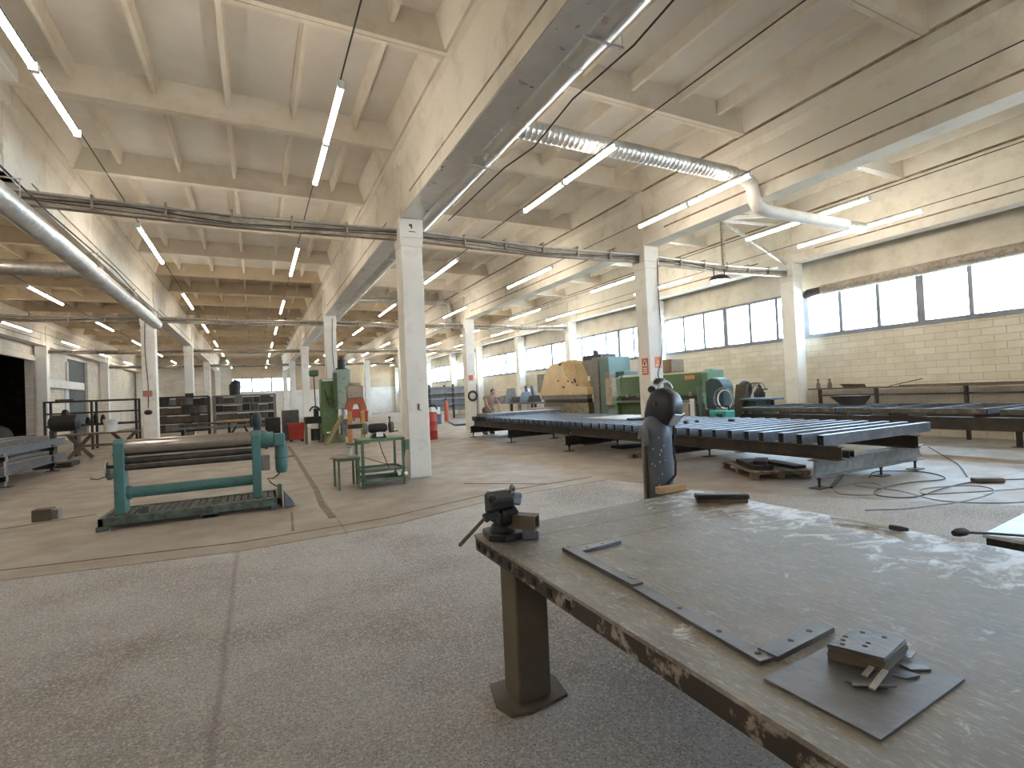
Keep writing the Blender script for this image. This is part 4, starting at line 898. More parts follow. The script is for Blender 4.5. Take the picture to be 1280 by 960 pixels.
# green guillotine shear
t = thing('guillotine_shear', 'long green guillotine shear behind the gas cylinder', 'machine', (12.4,12.9,0))
part(B().box(12.0,12.5,11.2,15.0,.1,1.02), 'bed', OLIVE, t, bev=.02)
part(B().box(11.75,12.4,11.2,15.0,1.02,1.08), 'table', CLUTB, t)
part(B().prism([(11.98,1.22),(12.3,1.22),(12.3,1.92),(12.05,1.92)], 'y', 11.2, 15.0), 'blade_beam', OLIVE, t, bev=.02)
part(B().box(12.03,12.3,11.2,15.0,1.08,1.22), 'blade_gap', STEEL, t)
for y in (10.92,15.0): part(B().prism([(11.85,0),(12.7,0),(12.7,1.95),(12.2,2.0),(12.0,1.9),(12.02,1.3),(11.8,1.2),(11.8,.95),(11.85,.9)], 'y', y, y+.25), 'side_frame', LGREEN, t, bev=.015)
for i in range(6):
    y = 11.6+.6*i; part(B().cyl((11.99,y,1.2),(11.99,y,1.34),.06,n=10), 'hold_down', GREYC, t)
part(B().box(12.02,12.06,11.45,11.85,1.72,1.84), 'name_plate', ORANGE, t)
part(B().box(12.05,12.55,13.3,14.9,1.93,2.0), 'top_channel', PLASTIC, t)
part(B().prism([(11.9,.3),(12.25,.3),(12.25,1.0),(11.7,1.0)], 'y', 11.3, 12.1), 'scrap_chute', GALV, t)
solo(B().box(12.6,13.2,13.0,14.6,2.0,2.45), 'storage_box', paint('brown_box',(.20,.13,.07),(.14,.1,.06),.4), 'brown box on top of the green shear', 'box', bev=.02)
# rack of tools and welder between shear and window column
t = thing('welding_machine', 'bright teal welding machine with a coiled cable on top', 'welder', (10.95,9.6,0))
part(B().box(10.8,11.15,9.3,9.85,.25,.84), 'case', TEALB, t, bev=.02)
part(B().box(10.78,10.80,9.4,9.6,.6,.75), 'panel', BLACK, t)
for y in (9.38,9.78): part(B().cyl((10.85,y-.03,.12),(10.85,y+.03,.12),.118,n=16).cyl((11.1,y-.03,.12),(11.1,y+.03,.12),.118,n=16), 'wheel', BLACK, t)
part(B().bar((10.97,9.34,.84),(10.97,9.34,.95),.03,.03).bar((10.97,9.82,.84),(10.97,9.82,.95),.03,.03).bar((10.97,9.34,.95),(10.97,9.82,.95),.03,.03), 'handle', BLACK, t)
t = thing('wire_feeder', 'dark hooded wire feeder above the teal welding machine', 'wire feeder', (11.35,10.1,0))
part(B().box(11.2,11.7,9.85,10.4,.0,.85), 'cart', STEEL, t, bev=.02)
part(B().prism([(9.8,.86),(10.4,.86),(10.4,1.62),(10.2,1.72),(9.95,1.68),(9.8,1.5)], 'x', 11.3, 11.75), 'hood', paint('dark_teal',(.02,.05,.055),(.03,.04,.04),.4), t, bev=.03)
for i, (r, a) in enumerate(((.28,0),(.31,.3),(.25,.6))): part(B().torus((11.22,9.75-.05*i,1.12),r,.022,'x',24), 'cable_coil', (CABLEG,BLUEP,PLASTIC)[i], t, smooth=60)
t = thing('tool_cart', 'dark steel trolley with a pale torch rack beside the green shear', 'trolley', (11.3,10.75,0))
part(B().box(11.1,11.7,10.5,10.85,.1,.12).box(11.1,11.7,10.5,10.85,.55,.57), 'shelf', STEEL, t)
for x in (11.12,11.68):
    for y in (10.52,10.83): part(B().box(x-.02,x+.02,y-.02,y+.02,0,1.0), 'post', STEEL, t)
part(B().box(11.05,11.1,10.6,10.75,.6,1.15), 'rack_plate', PLASTIC, t)
part(B().cyl((11.3,10.6,.58),(11.3,10.6,1.5),.07,n=12), 'gas_bottle', TEALC, t, smooth=1)
# bending stand, reel and low table by the window column
def shift(t, dx, dy): t.location.x += dx; t.location.y += dy
t = thing('angle_bender', 'leaning brown and green bending stand with blue table wings', 'machine', (11.9,9.1,0))
part(B().hexa([(11.7,9.45,0),(11.9,9.45,0),(11.9,9.75,0),(11.7,9.75,0),(11.7,9.15,1.5),(11.85,9.15,1.5),(11.85,9.5,1.5),(11.7,9.5,1.5)]), 'back_plate', LEGM, t, bev=.01)
part(B().hexa([(11.8,9.0,0),(12.2,9.0,0),(12.2,9.4,0),(11.8,9.4,0),(11.8,8.85,1.0),(12.1,8.85,1.0),(12.1,9.2,1.0),(11.8,9.2,1.0)]), 'base', MACH, t, bev=.01)
part(B().box(11.6,12.2,8.3,9.3,1.02,1.08), 'table_wing', BLUEP, t, bev=.01)
part(B().cyl((11.9,8.75,.85),(11.9,8.75,1.02),.18,n=18), 'turntable', BLUEP, t, smooth=1)
for i in range(3): part(B().torus((11.95,9.15-.12*i,1.3),.22,.02,'x',20,a0=.2,a1=2.9), 'bent_bar', (CLUTB,LEGM,CABLEG)[i], t, smooth=60)
shift(t, 1.15, 1.15)
t = thing('cable_reel', 'dark coil of hose lying on the wall table behind the bender', 'coil', (13.2,9.1,0))
part(B().torus((13.2,9.3,1.32),.22,.075,'y',20), 'coil', BLACK, t, smooth=60)
part(B().box(13.1,13.3,9.2,9.4,1.04,1.12), 'base', STEEL, t)
shift(t, .55, 1.75)
t = thing('wall_table', 'cluttered low steel table between the bender and the window column', 'table', (13.2,9.1,0))
part(B().box(12.85,13.75,8.65,9.7,.98,1.04), 'table_top', BLUEP, t)
for x in (12.9,13.7):
    for y in (8.75,9.6): part(B().box(x-.04,x+.04,y-.04,y+.04,0,.98), 'leg', STEEL, t)
shift(t, .55, 1.75)
t = thing('pump', 'small dark pump on the cluttered low table by the window column', 'pump', (13.3,8.75,1.04))
part(B().loft([((13.3,8.8,1.04),.16),((13.3,8.8,1.2),.17),((13.3,8.8,1.3),.10),((13.3,8.8,1.45),.03)], 14), 'body', BLACKM, t, smooth=1)
part(B().bar((13.3,8.8,1.3),(13.3,8.5,1.32),.04,.04), 'lever', BLACKM, t)
shift(t, .45, 1.75)
# signs on the second column of the third row
t = thing('warning_sign', 'faded red warning sign on the side of the column by the shear', 'sign', (8.58,9.72,1.84))
part(B().box(8.576,8.59,9.62,9.84,1.84,2.25), 'plate', SIGNR, t)
part(B().prism([(9.645,2.06),(9.815,2.06),(9.73,2.22)], 'x', 8.572, 8.577), 'triangle', SIGNW, t)
part(B().prism([(9.70,2.08),(9.76,2.08),(9.745,2.17),(9.715,2.17)], 'x', 8.569, 8.573), 'symbol', BLACK, t)
for z in (2.0,1.95,1.90): part(B().box(8.572,8.577,9.66,9.80,z-.012,z+.012), 'text_line', SIGNW, t)
t = thing('notice_sign', 'bright orange-red notice on the window-lit column face', 'sign', (8.85,9.56,1.98))
part(B().box(8.72,8.98,9.562,9.571,1.97,2.30), 'plate', SIGNW, t)
part(B().box(8.745,8.955,9.558,9.563,2.0,2.27), 'red_field', SIGNO, t)
part(B().prism([(8.80,2.12),(8.88,2.12),(8.84,2.22)], 'y', 9.555, 9.559), 'symbol', paint('sign_yellow',(.85,.6,.1)), t)
for z in (2.08,2.04): part(B().box(8.77,8.93,9.555,9.559,z-.01,z+.01), 'text_line', SIGNW, t)
solo(B().tube(cur([(8.98,9.55,4.7),(8.96,9.545,3.6),(8.99,9.54,2.7),(8.93,9.54,2.2),(8.80,9.53,1.86),(8.82,9.5,1.7)]), .012, 6), 'column_cable', CABLE, 'dark cable hanging down the column with the orange notice', 'cable')
solo(B().cyl((8.83,9.5,1.62),(8.83,9.5,1.74),.16,.10,n=18), 'pendant_lamp', BLACKM, 'dark pendant lamp hung low on the column with the orange notice', 'lamp', smooth=1)
for y, x, lab in ((21.56,2.86,'cable down the second column of the central row'),(21.56,-3.35,'cable down the left column with the red switch')):
    solo(B().tube(cur([(x,y-.01,4.9),(x-.04,y-.015,3.6),(x+.02,y-.015,2.4),(x,y-.015,1.6)]), .014, 6), 'column_cable', CABLE, lab, 'cable')
t = thing('column_switch', 'red switch box on the left column in front of the rack', 'switch', (-3.35,21.5,1.6))
part(B().box(-3.48,-3.22,21.47,21.56,2.0,2.2), 'box', paint('dusty_red',(.40,.17,.12)), t, bev=.01)
part(B().ball((-3.35,21.52,1.45), .12, (1,.5,.7)), 'hook_hanger', BLACK, t, smooth=60)
t = thing('column_frame', 'square dark frame hung on the second left column', 'frame', (-3.3,33.5,1.3))
part(B().hollow((-3.3,33.52,1.75),(-3.3,33.56,1.75),.52,.5,.08), 'ring', STEEL, t)
part(B().box(-3.5,-3.1,33.48,33.56,2.15,2.35), 'switch', STEEL, t)

# ------------------------------------------------------------------ behind the central column
t = thing('drill_press', 'old green column drill machine beside the second central column', 'machine', (2.6,20.3,0))
part(B().box(2.15,2.75,20.0,20.6,.30,2.38), 'column', paint('drill_green',(.10,.165,.065),(.075,.115,.05),.4), t, bev=.03)
part(B().box(2.2,2.95,19.9,20.7,0,.3), 'base', OLIVEB, t, bev=.02)
part(B().box(2.62,3.22,19.9,20.5,1.25,2.72), 'head', paint('head_grey_green',(.30,.36,.29),(.18,.21,.16),.4), t, bev=.03)
part(B().box(2.60,2.72,19.86,20.0,1.3,2.6), 'head_edge', OLIVE, t)
part(B().cyl((2.95,20.2,2.72),(2.95,20.2,3.1),.14,n=16).cyl((2.95,20.2,2.72),(2.95,20.2,2.78),.22,n=16), 'motor', BLACK, t, smooth=1)
part(B().cyl((2.95,20.1,.95),(2.95,20.1,1.25),.08,n=14), 'spindle', BAREST, t)
part(B().box(2.7,3.3,19.8,20.5,.78,.86).box(2.85,3.05,20.0,20.4,.2,.78), 'work_table', CLUTB, t)
part(B().bar((2.35,19.98,1.7),(2.62,19.7,1.55),.03,.03).bar((2.35,19.98,1.7),(2.25,19.7,1.95),.03,.03).bar((2.35,19.98,1.7),(2.4,19.7,1.4),.03,.03), 'feed_handles', BLACK, t)
part(B().box(2.2,2.6,19.97,20.0,2.3,2.36).box(2.3,2.55,19.97,20.0,.36,.42), 'label_plate', SIGNW, t)
t = thing('hydraulic_press', 'orange and yellow workshop press with two worn uprights', 'machine', (3.1,18.6,0))
for x, m in ((2.92,ORANGE),(3.36,paint('worn_yellow_paint',(.50,.33,.07),(.33,.20,.07),.45))): part(B().box(x-.065,x+.065,18.5,18.65,0,1.45), 'upright', m, t, bev=.008)
part(B().prism([(2.78,1.25),(2.88,1.62),(3.40,1.62),(3.50,1.25),(3.30,1.15),(3.22,1.4),(3.06,1.4),(2.98,1.15)], 'y', 18.45, 18.7), 'crosshead', paint('rust_red',(.36,.09,.045),(.26,.12,.06),.4), t, bev=.01)
part(B().box(2.85,3.4,18.4,18.75,1.62,2.05).cyl((3.14,18.55,2.05),(3.14,18.55,2.15),.2,n=12), 'ram_unit', PINKISH, t, bev=.02)
part(B().box(2.85,3.45,18.42,18.72,.55,.70), 'bed', STEEL, t)
part(B().box(2.8,3.5,18.3,18.85,.0,.06), 'foot', OLIVEB, t)
solo(B().bar((2.1,18.6,.06),(2.72,18.9,1.0),.14,.1), 'timber', paint('olive_timber',(.27,.22,.10),(.2,.16,.07),.4), 'olive timber leaning on the green drill machine', 'timber')
t = thing('engine_stand', 'dark bench with a vise left of the green drill machine', 'bench', (1.95,20.5,0))
part(B().box(1.6,2.18,20.2,20.8,.75,1.0), 'block', BLACKM, t, bev=.02)
for x in (1.64,2.12): part(B().box(x-.03,x+.03,20.25,20.75,0,.75), 'leg', OLIVEB, t)
part(B().cyl((1.95,20.4,.12),(1.95,20.4,.55),.16,n=14), 'bucket', BLACK, t, smooth=1)
part(B().torus((1.95,20.3,1.2),.17,.03,'y',16,a0=0,a1=PI).cyl((2.0,20.4,1.0),(2.0,20.4,1.3),.09,n=12), 'vise', STEEL, t, smooth=60)
solo(B().cyl((2.05,21,1.3),(2.02,21,2.55),.02,n=8), 'lamp_pole', STEEL, 'thin pole rising behind the dark bench', 'pole')
t = thing('work_lamp', 'small green shaded lamp on the thin pole', 'lamp', (2.02,21,2.5))
part(B().box(1.85,2.2,20.9,21.1,2.55,2.78), 'shade', GREEN, t, bev=.03)
part(B().box(1.9,2.15,20.92,21.08,2.53,2.55), 'rim', STEEL, t)
def bin_(name, x0, x1, y0, y1, h, lab, m=RED):
    t = thing(name, lab, 'bin', ((x0+x1)/2,(y0+y1)/2,0)); e = .05
    part(B().hexa([(x0+e,y0+e,.08),(x1-e,y0+e,.08),(x1-e,y1-e,.08),(x0+e,y1-e,.08),(x0,y0,h),(x1,y0,h),(x1,y1,h),(x0,y1,h)]), 'body', m, t, bev=.02)
    part(B().box(x0-.03,x1+.03,y0-.03,y1+.03,h-.06,h), 'rim', m, t)
    for x in (x0+.1,x1-.1): part(B().box(x-.05,x+.05,y0+.05,y1-.05,0,.09), 'foot', BLACK, t)
    return t
bin_('scrap_bin', 1.10,1.72,22,22.6,.74,'red scrap bin beside the green roller end')
solo(B().box(.95,1.6,23.2,23.7,.0,1.25), 'steel_cabinet', paint('dark_grey_cabinet',(.09,.088,.085),(.14,.13,.12),.4), 'dark grey cabinet behind the red scrap bin', 'cabinet', bev=.02)
solo(B().box(.30,.85,22.5,22.9,.0,1.0), 'steel_cabinet', BLACKM, 'low black cabinet left of the dark grey cabinet', 'cabinet', bev=.02)
bin_('scrap_container', 6.9,8.15,43,44.5,.80,'long red container against the white far wall')
bin_('scrap_container', 6.6,7.1,37.0,37.8,.75,'red container right behind the orange press')
t = thing('fuel_drum', 'tall red drum just right of the tall central column', 'drum', (5.66,17.9,0))
part(B().loft([((5.66,17.9,.001),.21),((5.66,17.9,.30),.21),((5.66,17.9,.32),.222),((5.66,17.9,.34),.21),((5.66,17.9,.62),.21),((5.66,17.9,.64),.222),((5.66,17.9,.66),.21),((5.66,17.9,.95),.21)], 22), 'body', RED, t, smooth=1)
part(B().torus((5.72,17.9,1.07),.17,.03,'y',18,a0=0,a1=PI), 'coiled_hose', BLACK, t, smooth=60)
part(B().cyl((5.66,17.9,.95),(5.66,17.9,.98),.19,n=18), 'lid', BLACK, t)

# ------------------------------------------------------------------ left side of the hall
t = thing('bar_stand', 'long two-tier steel stand stacked with bars at the left edge', 'stand', (-5.7,15.5,0))
for z, w in ((.66,.20),(.24,.20)):
    for x in (-4.95,-6.5): part(B().ibeam((x,11.5,z),(x,19.0,z),.1,w), 'side_beam', DKPLATE if x > -5 else STEEL, t)
for y in (12.2,14.9,17.9):
    part(B().box(-6.55,-4.88,y-.06,y+.06,.12,.24).box(-6.55,-4.88,y-.06,y+.06,.56,.66), 'cross_bar', GREYC if y == 14.9 else STEEL, t)
    for x in (-4.95,-6.5):
        f_ = part(B().box(x-.04,x+.04,y-.06,y+.06,.01,.72), 'post', GREYC if (y == 14.9 and x > -5) else STEEL, t); part(B().box(x-.14,x+.14,y-.1,y+.1,.001,.014), 'foot_plate', STEEL, f_)
for i in range(9):
    x = -5.05-.17*i; z = .862
    solo(B().hollow((x,11.6+R.uniform(0,.5),z+.055),(x+R.uniform(-.05,.05),19.0-R.uniform(0,1.2),z+.055),.11,.11,.007), 'steel_bar', (CLUT,CLUTB,STEEL)[i%3], '%s long steel bar from the aisle side on the left stand' % nth(i+1), 'steel bar', 'bars on the left stand')
for i in range(4):
    x = -5.2-.32*i
    solo(B().cyl((x,11.7,.442+.075),(x,18.8-.3*i,.442+.075),.075,n=12), 'steel_pipe', (CLUTB,CLUT)[i%2], '%s pipe from the aisle on the lower tier of the left stand' % nth(i+1), 'steel pipe', 'pipes on the left stand', smooth=1)
solo(B().box(-5.6,-4.75,18.7,19.5,.02,.14).box(-5.6,-4.75,18.75,18.85,.001,.02), 'steel_slab', BEAMB, 'dark slab on the floor beside the left bar stand', 'slab')
t = thing('motor_unit', 'round dark compressor behind the crossed-leg wooden table', 'compressor', (-6.05,23.3,0))
part(B().loft([((-6.5,23.3,1.2),.16),((-6.42,23.3,1.2),.30),((-5.72,23.3,1.2),.30),((-5.64,23.3,1.2),.16)], 18), 'tank', BLACKM, t, smooth=1)
part(B().loft([((-6.05,23.3,1.46),.12),((-6.05,23.3,1.62),.10),((-6.05,23.3,1.68),.04)], 12), 'motor', BLACKM, t, smooth=1)
for x in (-6.4,-5.74): part(B().box(x-.05,x+.05,23.1,23.5,.0,.95), 'leg', STEEL, t)
t = thing('trestle_table', 'wooden plank table on crossed trestle legs at the left', 'table', (-4.7,21.8,0))
part(B().box(-5.8,-3.65,21.4,22.2,.80,.85), 'table_top', WOOD, t)
for x in (-5.3,-4.1):
    part(B().bar((x-.32,21.8,.02),(x+.32,21.8,.80),.12,.1), 'leg', WOODD, t); part(B().bar((x+.32,21.83,.02),(x-.32,21.83,.80),.12,.1), 'leg', WOODD, t)
part(B().bar((-5.3,21.8,.42),(-4.1,21.8,.42),.06,.08), 'stretcher', WOODD, t)
t = thing('bucket', 'white plastic bucket on the crossed-leg wooden table', 'bucket', (-4.42,21.6,.851))
part(B().loft([((-4.42,21.6,.851),.165),((-4.42,21.6,1.26),.205)], 22), 'body', PLASTIC, t, smooth=1)
part(B().cyl((-4.42,21.6,1.22),(-4.42,21.6,1.275),.218,n=22), 'lid', PLASTIC, t, smooth=1)
part(B().torus((-4.42,21.6,1.2),.215,.006,'z',20,a0=PI,a1=2*PI), 'bail_handle', GALV, t)
t = thing('steel_workbench', 'long dark steel bench with rails behind the green roller', 'bench', (-1.0,24,0))
part(B().box(-2.7,.6,23.6,24.4,.84,.90), 'table_top', CLUT, t)
for x in (-2.6,-1.0,.5): part(B().box(x-.05,x+.05,23.65,24.35,0,.84), 'leg', BLACKM, t)
part(B().box(-2.7,.6,23.6,23.66,.35,.43), 'rail', CLUTB, t)
part(B().box(-2.7,.9,23.5,23.56,.70,.78), 'rail', CLUTB, t)
part(B().bar((-1.1,23.6,.1),(-.7,23.6,.8),.1,.08).bar((-.2,23.6,.1),(-.5,23.6,.8),.1,.08), 'brace', BLACKM, t)
solo(B().box(-1.2,.3,23.7,24.2,.901,.95), 'plank', WOODL, 'brownish plank lying on the long dark bench', 'plank')
t = thing('shelf_frame', 'empty dark steel shelf frame near the left wall', 'shelf', (-6.1,27,0))
for x in (-7.6,-6.1,-4.6):
    for y in (26.8,27.5): part(B().box(x-.04,x+.04,y-.04,y+.04,0,2.05), 'post', STEEL, t)
for z in (1.0,1.5,1.98): part(B().box(-7.6,-4.6,26.78,26.84,z,z+.07).box(-7.6,-4.6,27.46,27.52,z,z+.07), 'rail', STEEL, t)
part(B().box(-7.6,-4.6,26.84,27.46,.98,1.0), 'shelf_board', CLUT, t)
for i, (x, h) in enumerate(((-6.3,.35),(-6.05,.5),(-5.8,.42))): solo(B().loft([((x,27.1,1.001),.09),((x,27.1,1.001+h*.6),.09),((x,27.1,1.0+h),.04)], 12), 'gas_torch_bottle', BLACKM, ('short','tall','medium')[i]+' dark bottle standing on the empty shelf frame', 'bottle', 'bottles on the shelf frame', smooth=1)
solo(B().box(-7.3,-6.7,26.9,27.4,2.051,2.12), 'steel_plate', CLUT, 'dark plate lying on top of the shelf frame', 'steel plate')
t = thing('cable_trunking', 'white boxed duct fixed high on the left wall', 'duct', (XL+.15,37,3))
part(B().box(XL+.01,XL+.3,34.05,41.0,2.95,3.4), 'casing', PLASTER, t, bev=.02)
part(B().box(XL+.02,XL+.1,35.0,35.12,.8,2.95).box(XL+.02,XL+.1,38.3,38.42,.8,2.95).box(XL+.02,XL+.1,38.6,38.72,.0,4.6), 'downpipe', PLASTIC, t)
# loaded racks across the back of the left bay
def rack(x0, x1, y, h, levels, lab, m, fill):
    t = thing('storage_rack', lab, 'rack', ((x0+x1)/2,y,0))
    for x in (x0,x1):
        for yy in (y-.4,y+.4): part(B().box(x-.045,x+.045,yy-.045,yy+.045,0,h), 'post', m, t)
    zs = [.25+(h-.3)*i/levels for i in range(levels+1)]
    for z in zs: part(B().box(x0,x1,y-.43,y-.37,z,z+.08).box(x0,x1,y+.37,y+.43,z,z+.08), 'beam', m, t); part(B().box(x0,x1,y-.37,y+.37,z+.05,z+.075), 'shelf_board', STEEL, t)
    for li, z in enumerate(zs[:-1]):
        x = x0+.1; i = 0
        while x < x1-.2:
            w = R.uniform(.25,.6); hh = R.uniform(.29,.38)*(zs[1]-zs[0])/.45
            w = min(w, x1-.06-x)
            if R.random() < fill+.08:
                solo(B().box(x,x+w-.012,y-.34+R.uniform(0,.12),y+R.uniform(.1,.3),z+.081,z+.08+hh), 'stock_box', R.choice((CLUT,CLUT,CLUTB,STEEL,LEGM,BLACKM)), '%s stock box on the %s shelf of the %s' % (nth(i+1), nth(li+1), lab.split(' with')[0]), 'box', 'stock boxes on the '+lab.split(' with')[0], bev=.015); i += 1
            x += w
rack(-4.85,-2.35,33.0,2.15,4,'dark rack between the left columns with packed shelves',STEEL,.95)
rack(-2.1,1.0,33.0,2.12,4,'pale railed rack behind the roller with packed shelves',CLUTB,.9)
solo(B().loft([((-1.3,40,2.2),.3),((-1.25,40,2.9),.38),((-1.1,40,3.3),.2)], 12), 'hose_coil', BLACKM, 'dark bundle hung by the far windows', 'bundle', smooth=1)
struct(B().box(-5.4,1.2,41.0,41.15,0,2.2), 'wall_partition', BLOCKX, 'low block partition behind the racks', 'wall')
# far right: rack with tubes, person, drums
t = thing('storage_rack', 'grey tube rack under the far windows', 'rack', (13.2,34.5,0))
for x in (10.6,12.3,14.0): part(B().box(x-.06,x+.06,33.6,33.72,0,2.35).box(x-.06,x+.06,35.4,35.52,0,2.35), 'post', STEEL, t)
for z in (.55,.95,1.35,1.75,2.1): part(B().box(10.5,14.1,33.6,33.72,z,z+.1).box(10.5,14.1,35.4,35.52,z,z+.1), 'arm', CLUTB, t)
for li, z in enumerate((.65,1.05,1.45,1.85)):
    for i in range(6):
        y = 33.75+.27*i; solo(B().box(10.55+R.uniform(0,.2),14.0-R.uniform(0,.3),y,y+.24,z+.001,z+.27), 'stock_tube', (CLUTB,BLUEST,CLUT)[(i+li)%3], '%s tube from the front on the %s tier of the grey tube rack' % (nth(i+1), nth(li+1)), 'steel tube', 'tubes on the grey tube rack')
for i in range(3): solo(B().prism([(10.1,28.6),(12.4,29.2),(11.2,24.8),(9.0,24.6)], 'z', .002+.03*i, .028+.03*i), 'sheet_panel', (STEEL,BLUEST,CLUTB)[i], ('bottom','middle','top')[i]+' sheet of the flat pile on the far floor', 'sheet', 'sheets piled on the far floor')
t = thing('water_pack', 'pale blue stack of boxes beside the grey tube rack', 'box', (8.9,27.5,0))
part(B().box(8.55,9.2,27.2,27.7,.0,.55), 'lower_box', BLUEP, t, bev=.02); part(B().box(8.6,9.15,27.2,27.7,.55,.95), 'upper_box', PLASTIC, t, bev=.02)
t = thing('gas_bottle', 'slim orange-red gas bottle by the far signed column', 'gas bottle', (10.3,29.5,0))
part(B().loft([((10.3,29.5,.001),.13),((10.3,29.5,1.1),.13),((10.3,29.5,1.25),.06),((10.3,29.5,1.3),.03)], 14), 'body', paint('orange_red_bottle',(.50,.12,.05),(.35,.12,.07),.4), t, smooth=1)
part(B().cyl((10.3,29.5,1.3),(10.3,29.5,1.42),.05,n=10), 'valve', STEEL, t)
t = thing('notice_sign', 'small red and white notice on the far signed column', 'sign', (8.75,21.56,1.9))
part(B().box(8.62,8.9,21.545,21.57,2.0,2.5), 'plate', SIGNW, t); part(B().box(8.65,8.87,21.538,21.546,2.2,2.45), 'red_field', SIGNR, t)
t = thing('hanging_coil', 'dark hose coil hung on the far signed column', 'coil', (8.8,21.5,1.2))
part(B().torus((8.8,21.50,1.5),.2,.05,'y',18), 'coil', BLACK, t, smooth=60); part(B().cyl((8.8,21.56,1.72),(8.8,21.45,1.72),.02,n=8), 'peg', STEEL, t)
# benches beyond the platform in front of the block wall
t = thing('wall_bench', 'cluttered long bench against the block wall left of the ochre press', 'bench', (13.6,25,0))
part(B().box(12.6,14.2,22.6,28.5,.95,1.03), 'table_top', BLUEST, t)
for y in (22.8,25.5,28.2): part(B().box(12.7,12.8,y-.05,y+.05,0,.95).box(14.0,14.1,y-.05,y+.05,0,.95), 'leg', STEEL, t)
part(B().box(12.8,14.0,22.8,28.2,.35,.40), 'shelf', STEEL, t)
for i, (y, w, h, m) in enumerate(((23.2,.6,.35,BLACKM),(24.2,.5,.55,BLUEP),(25.0,.8,.3,STEEL),(26.0,.5,.8,GREYC),(26.8,.6,.4,CLUTB),(27.7,.5,.3,BLACKM))):
    solo(B().hexa([(12.8,y,1.031),(13.4,y,1.031),(13.4,y+w,1.031),(12.8,y+w,1.031),(12.9,y+.1,1.03+h),(13.3,y+.05,1.03+h),(13.3,y+w-.15,1.03+h),(12.9,y+w-.1,1.03+h)]), 'machine_part', m, ('black lump nearest the ochre press on the long bench','faded blue part second on the long bench','low dark part in the middle of the long bench','tall grey part on the long bench','pale low part towards the far end of the long bench','black lump at the far end of the long bench')[i], 'machine part', 'parts on the long wall bench', bev=.04)
for i in range(4): solo(B().bar((13.5,24.0+.3*i,1.04),(13.7,24.5+.35*i,1.75+.15*(i%2)),.12,.08), 'upright_bar', (BLUEP,STEEL,PLASTIC,BLACKM)[i], ('blue','dark','white','black')[i]+' bar propped upright on the long wall bench', 'bar', 'bars on the long wall bench')
solo(B().box(11.0,12.0,19.0,20.2,.0,.85), 'machine_cover', GREYC, 'grey covered block in front of the ochre press left end', 'block', bev=.06)
# dark lumps inside the unlit opening
for i, (x, y, r) in enumerate(((-11.3,30.5,.75),(-10.9,32.2,.6),(-12.3,29.2,.9))):
    solo(B().ball((x,y,r*.9), r, (1,1,1)).box(x-r*.6,x+r*.6,y-r*.5,y+r*.5,0,.3), 'tank', BLACKM, ('dark tank in the middle of the unlit opening','small dark tank beside the left column','big dark tank at the left of the unlit opening')[i], 'tank', 'tanks in the dark annex', smooth=50)

# ------------------------------------------------------------------ person at the far end of the platform
PX, PY = 7.95, 17.95
t = thing('person', 'person in dusty pink t-shirt bending over the far end of the platform', 'person', (PX,PY,0))
def P_(x, y, z): return (PX+x, PY+y, z)
def remesh(o, vox):
    m = o.modifiers.new('Remesh','REMESH'); m.mode = 'VOXEL'; m.voxel_size = vox; m.use_smooth_shade = True
    s = o.modifiers.new('Smooth','SMOOTH'); s.iterations = 4; s.factor = .5
    return o
b = B()
hip = [P_(-.10,.02,.93), P_(.08,-.02,.93)]; kn = [P_(-.14,.06,.50), P_(.12,.0,.50)]; an = [P_(-.16,.10,.09), P_(.12,.05,.09)]
b.capsule(hip[0],hip[1],.13,.13); ch = P_(.06,-.12,1.30); sh = [P_(-.14,-.08,1.40), P_(.24,-.20,1.38)]; nk = P_(.07,-.18,1.46); hd = P_(.12,-.27,1.60)
b.capsule(P_(0,0,.95),ch,.14,.155); b.capsule(sh[0],sh[1],.07,.07); b.capsule(ch,nk,.12,.06); b.capsule(nk,P_(.09,-.21,1.54),.055,.05)
for i in (0,1): b.capsule(hip[i],kn[i],.095,.065); b.capsule(kn[i],an[i],.06,.04); b.capsule(an[i],(an[i][0]+.03,an[i][1]-.14,.05),.045,.035)
elb = [P_(-.16,-.26,1.14), P_(.32,-.36,1.12)]; wr = [P_(-.08,-.42,.94), P_(.30,-.52,.92)]
for i in (0,1):
    b.capsule(sh[i],elb[i],.05,.042); b.capsule(elb[i],wr[i],.04,.026)
    w = Vector(wr[i]); d = (w-Vector(elb[i])).normalized(); pl = w+d*.06; b.capsule(w,pl,.026,.034)
    sx = Vector((1,0,0))
    for k in range(4):
        root = pl+sx*(-.03+.02*k); tip = root+d*(.05+.012*(k in (1,2)))+Vector((0,-.01,-.012)); b.capsule(pl+sx*(-.024+.016*k), root+d*.03, .011,.010,8); b.capsule(root+d*.03,tip,.0095,.008,8)
    b.capsule(w+d*.02, w+d*.055+sx*(.05 if i == 0 else -.05), .012, .009, 8)
hr = Matrix.Rotation(.45,4,'X')
b.ball(hd, .105, (.80,.98,1.12), hr, 18, 14); b.ball(Vector(hd)+Vector((0,-.05,-.06)), .06, (.85,.8,.8))
b.ball(Vector(hd)+Vector((0,-.105,-.035)), .02, (.7,1.2,1.3)); b.ball(Vector(hd)+Vector((.085,.01,-.01)), .026, (.4,.8,1.1)); b.ball(Vector(hd)+Vector((-.085,.01,-.01)), .026, (.4,.8,1.1))
remesh(part(b, 'body', SKIN, t), .009)
for s in (-1,1): part(B().ball(Vector(hd)+Vector((.034*s,-.093,-.0)), .012), 'eye', BLACK, t, smooth=60)
part(B().box(hd[0]-.025,hd[0]+.025,hd[1]-.112,hd[1]-.095,hd[2]-.085,hd[2]-.077), 'mouth', SIGNR, t)
remesh(part(B().ball(Vector(hd)+Vector((0,.02,.03)), .112, (.82,.98,1.02), hr, 18, 12), 'hair', HAIR, t), .012)
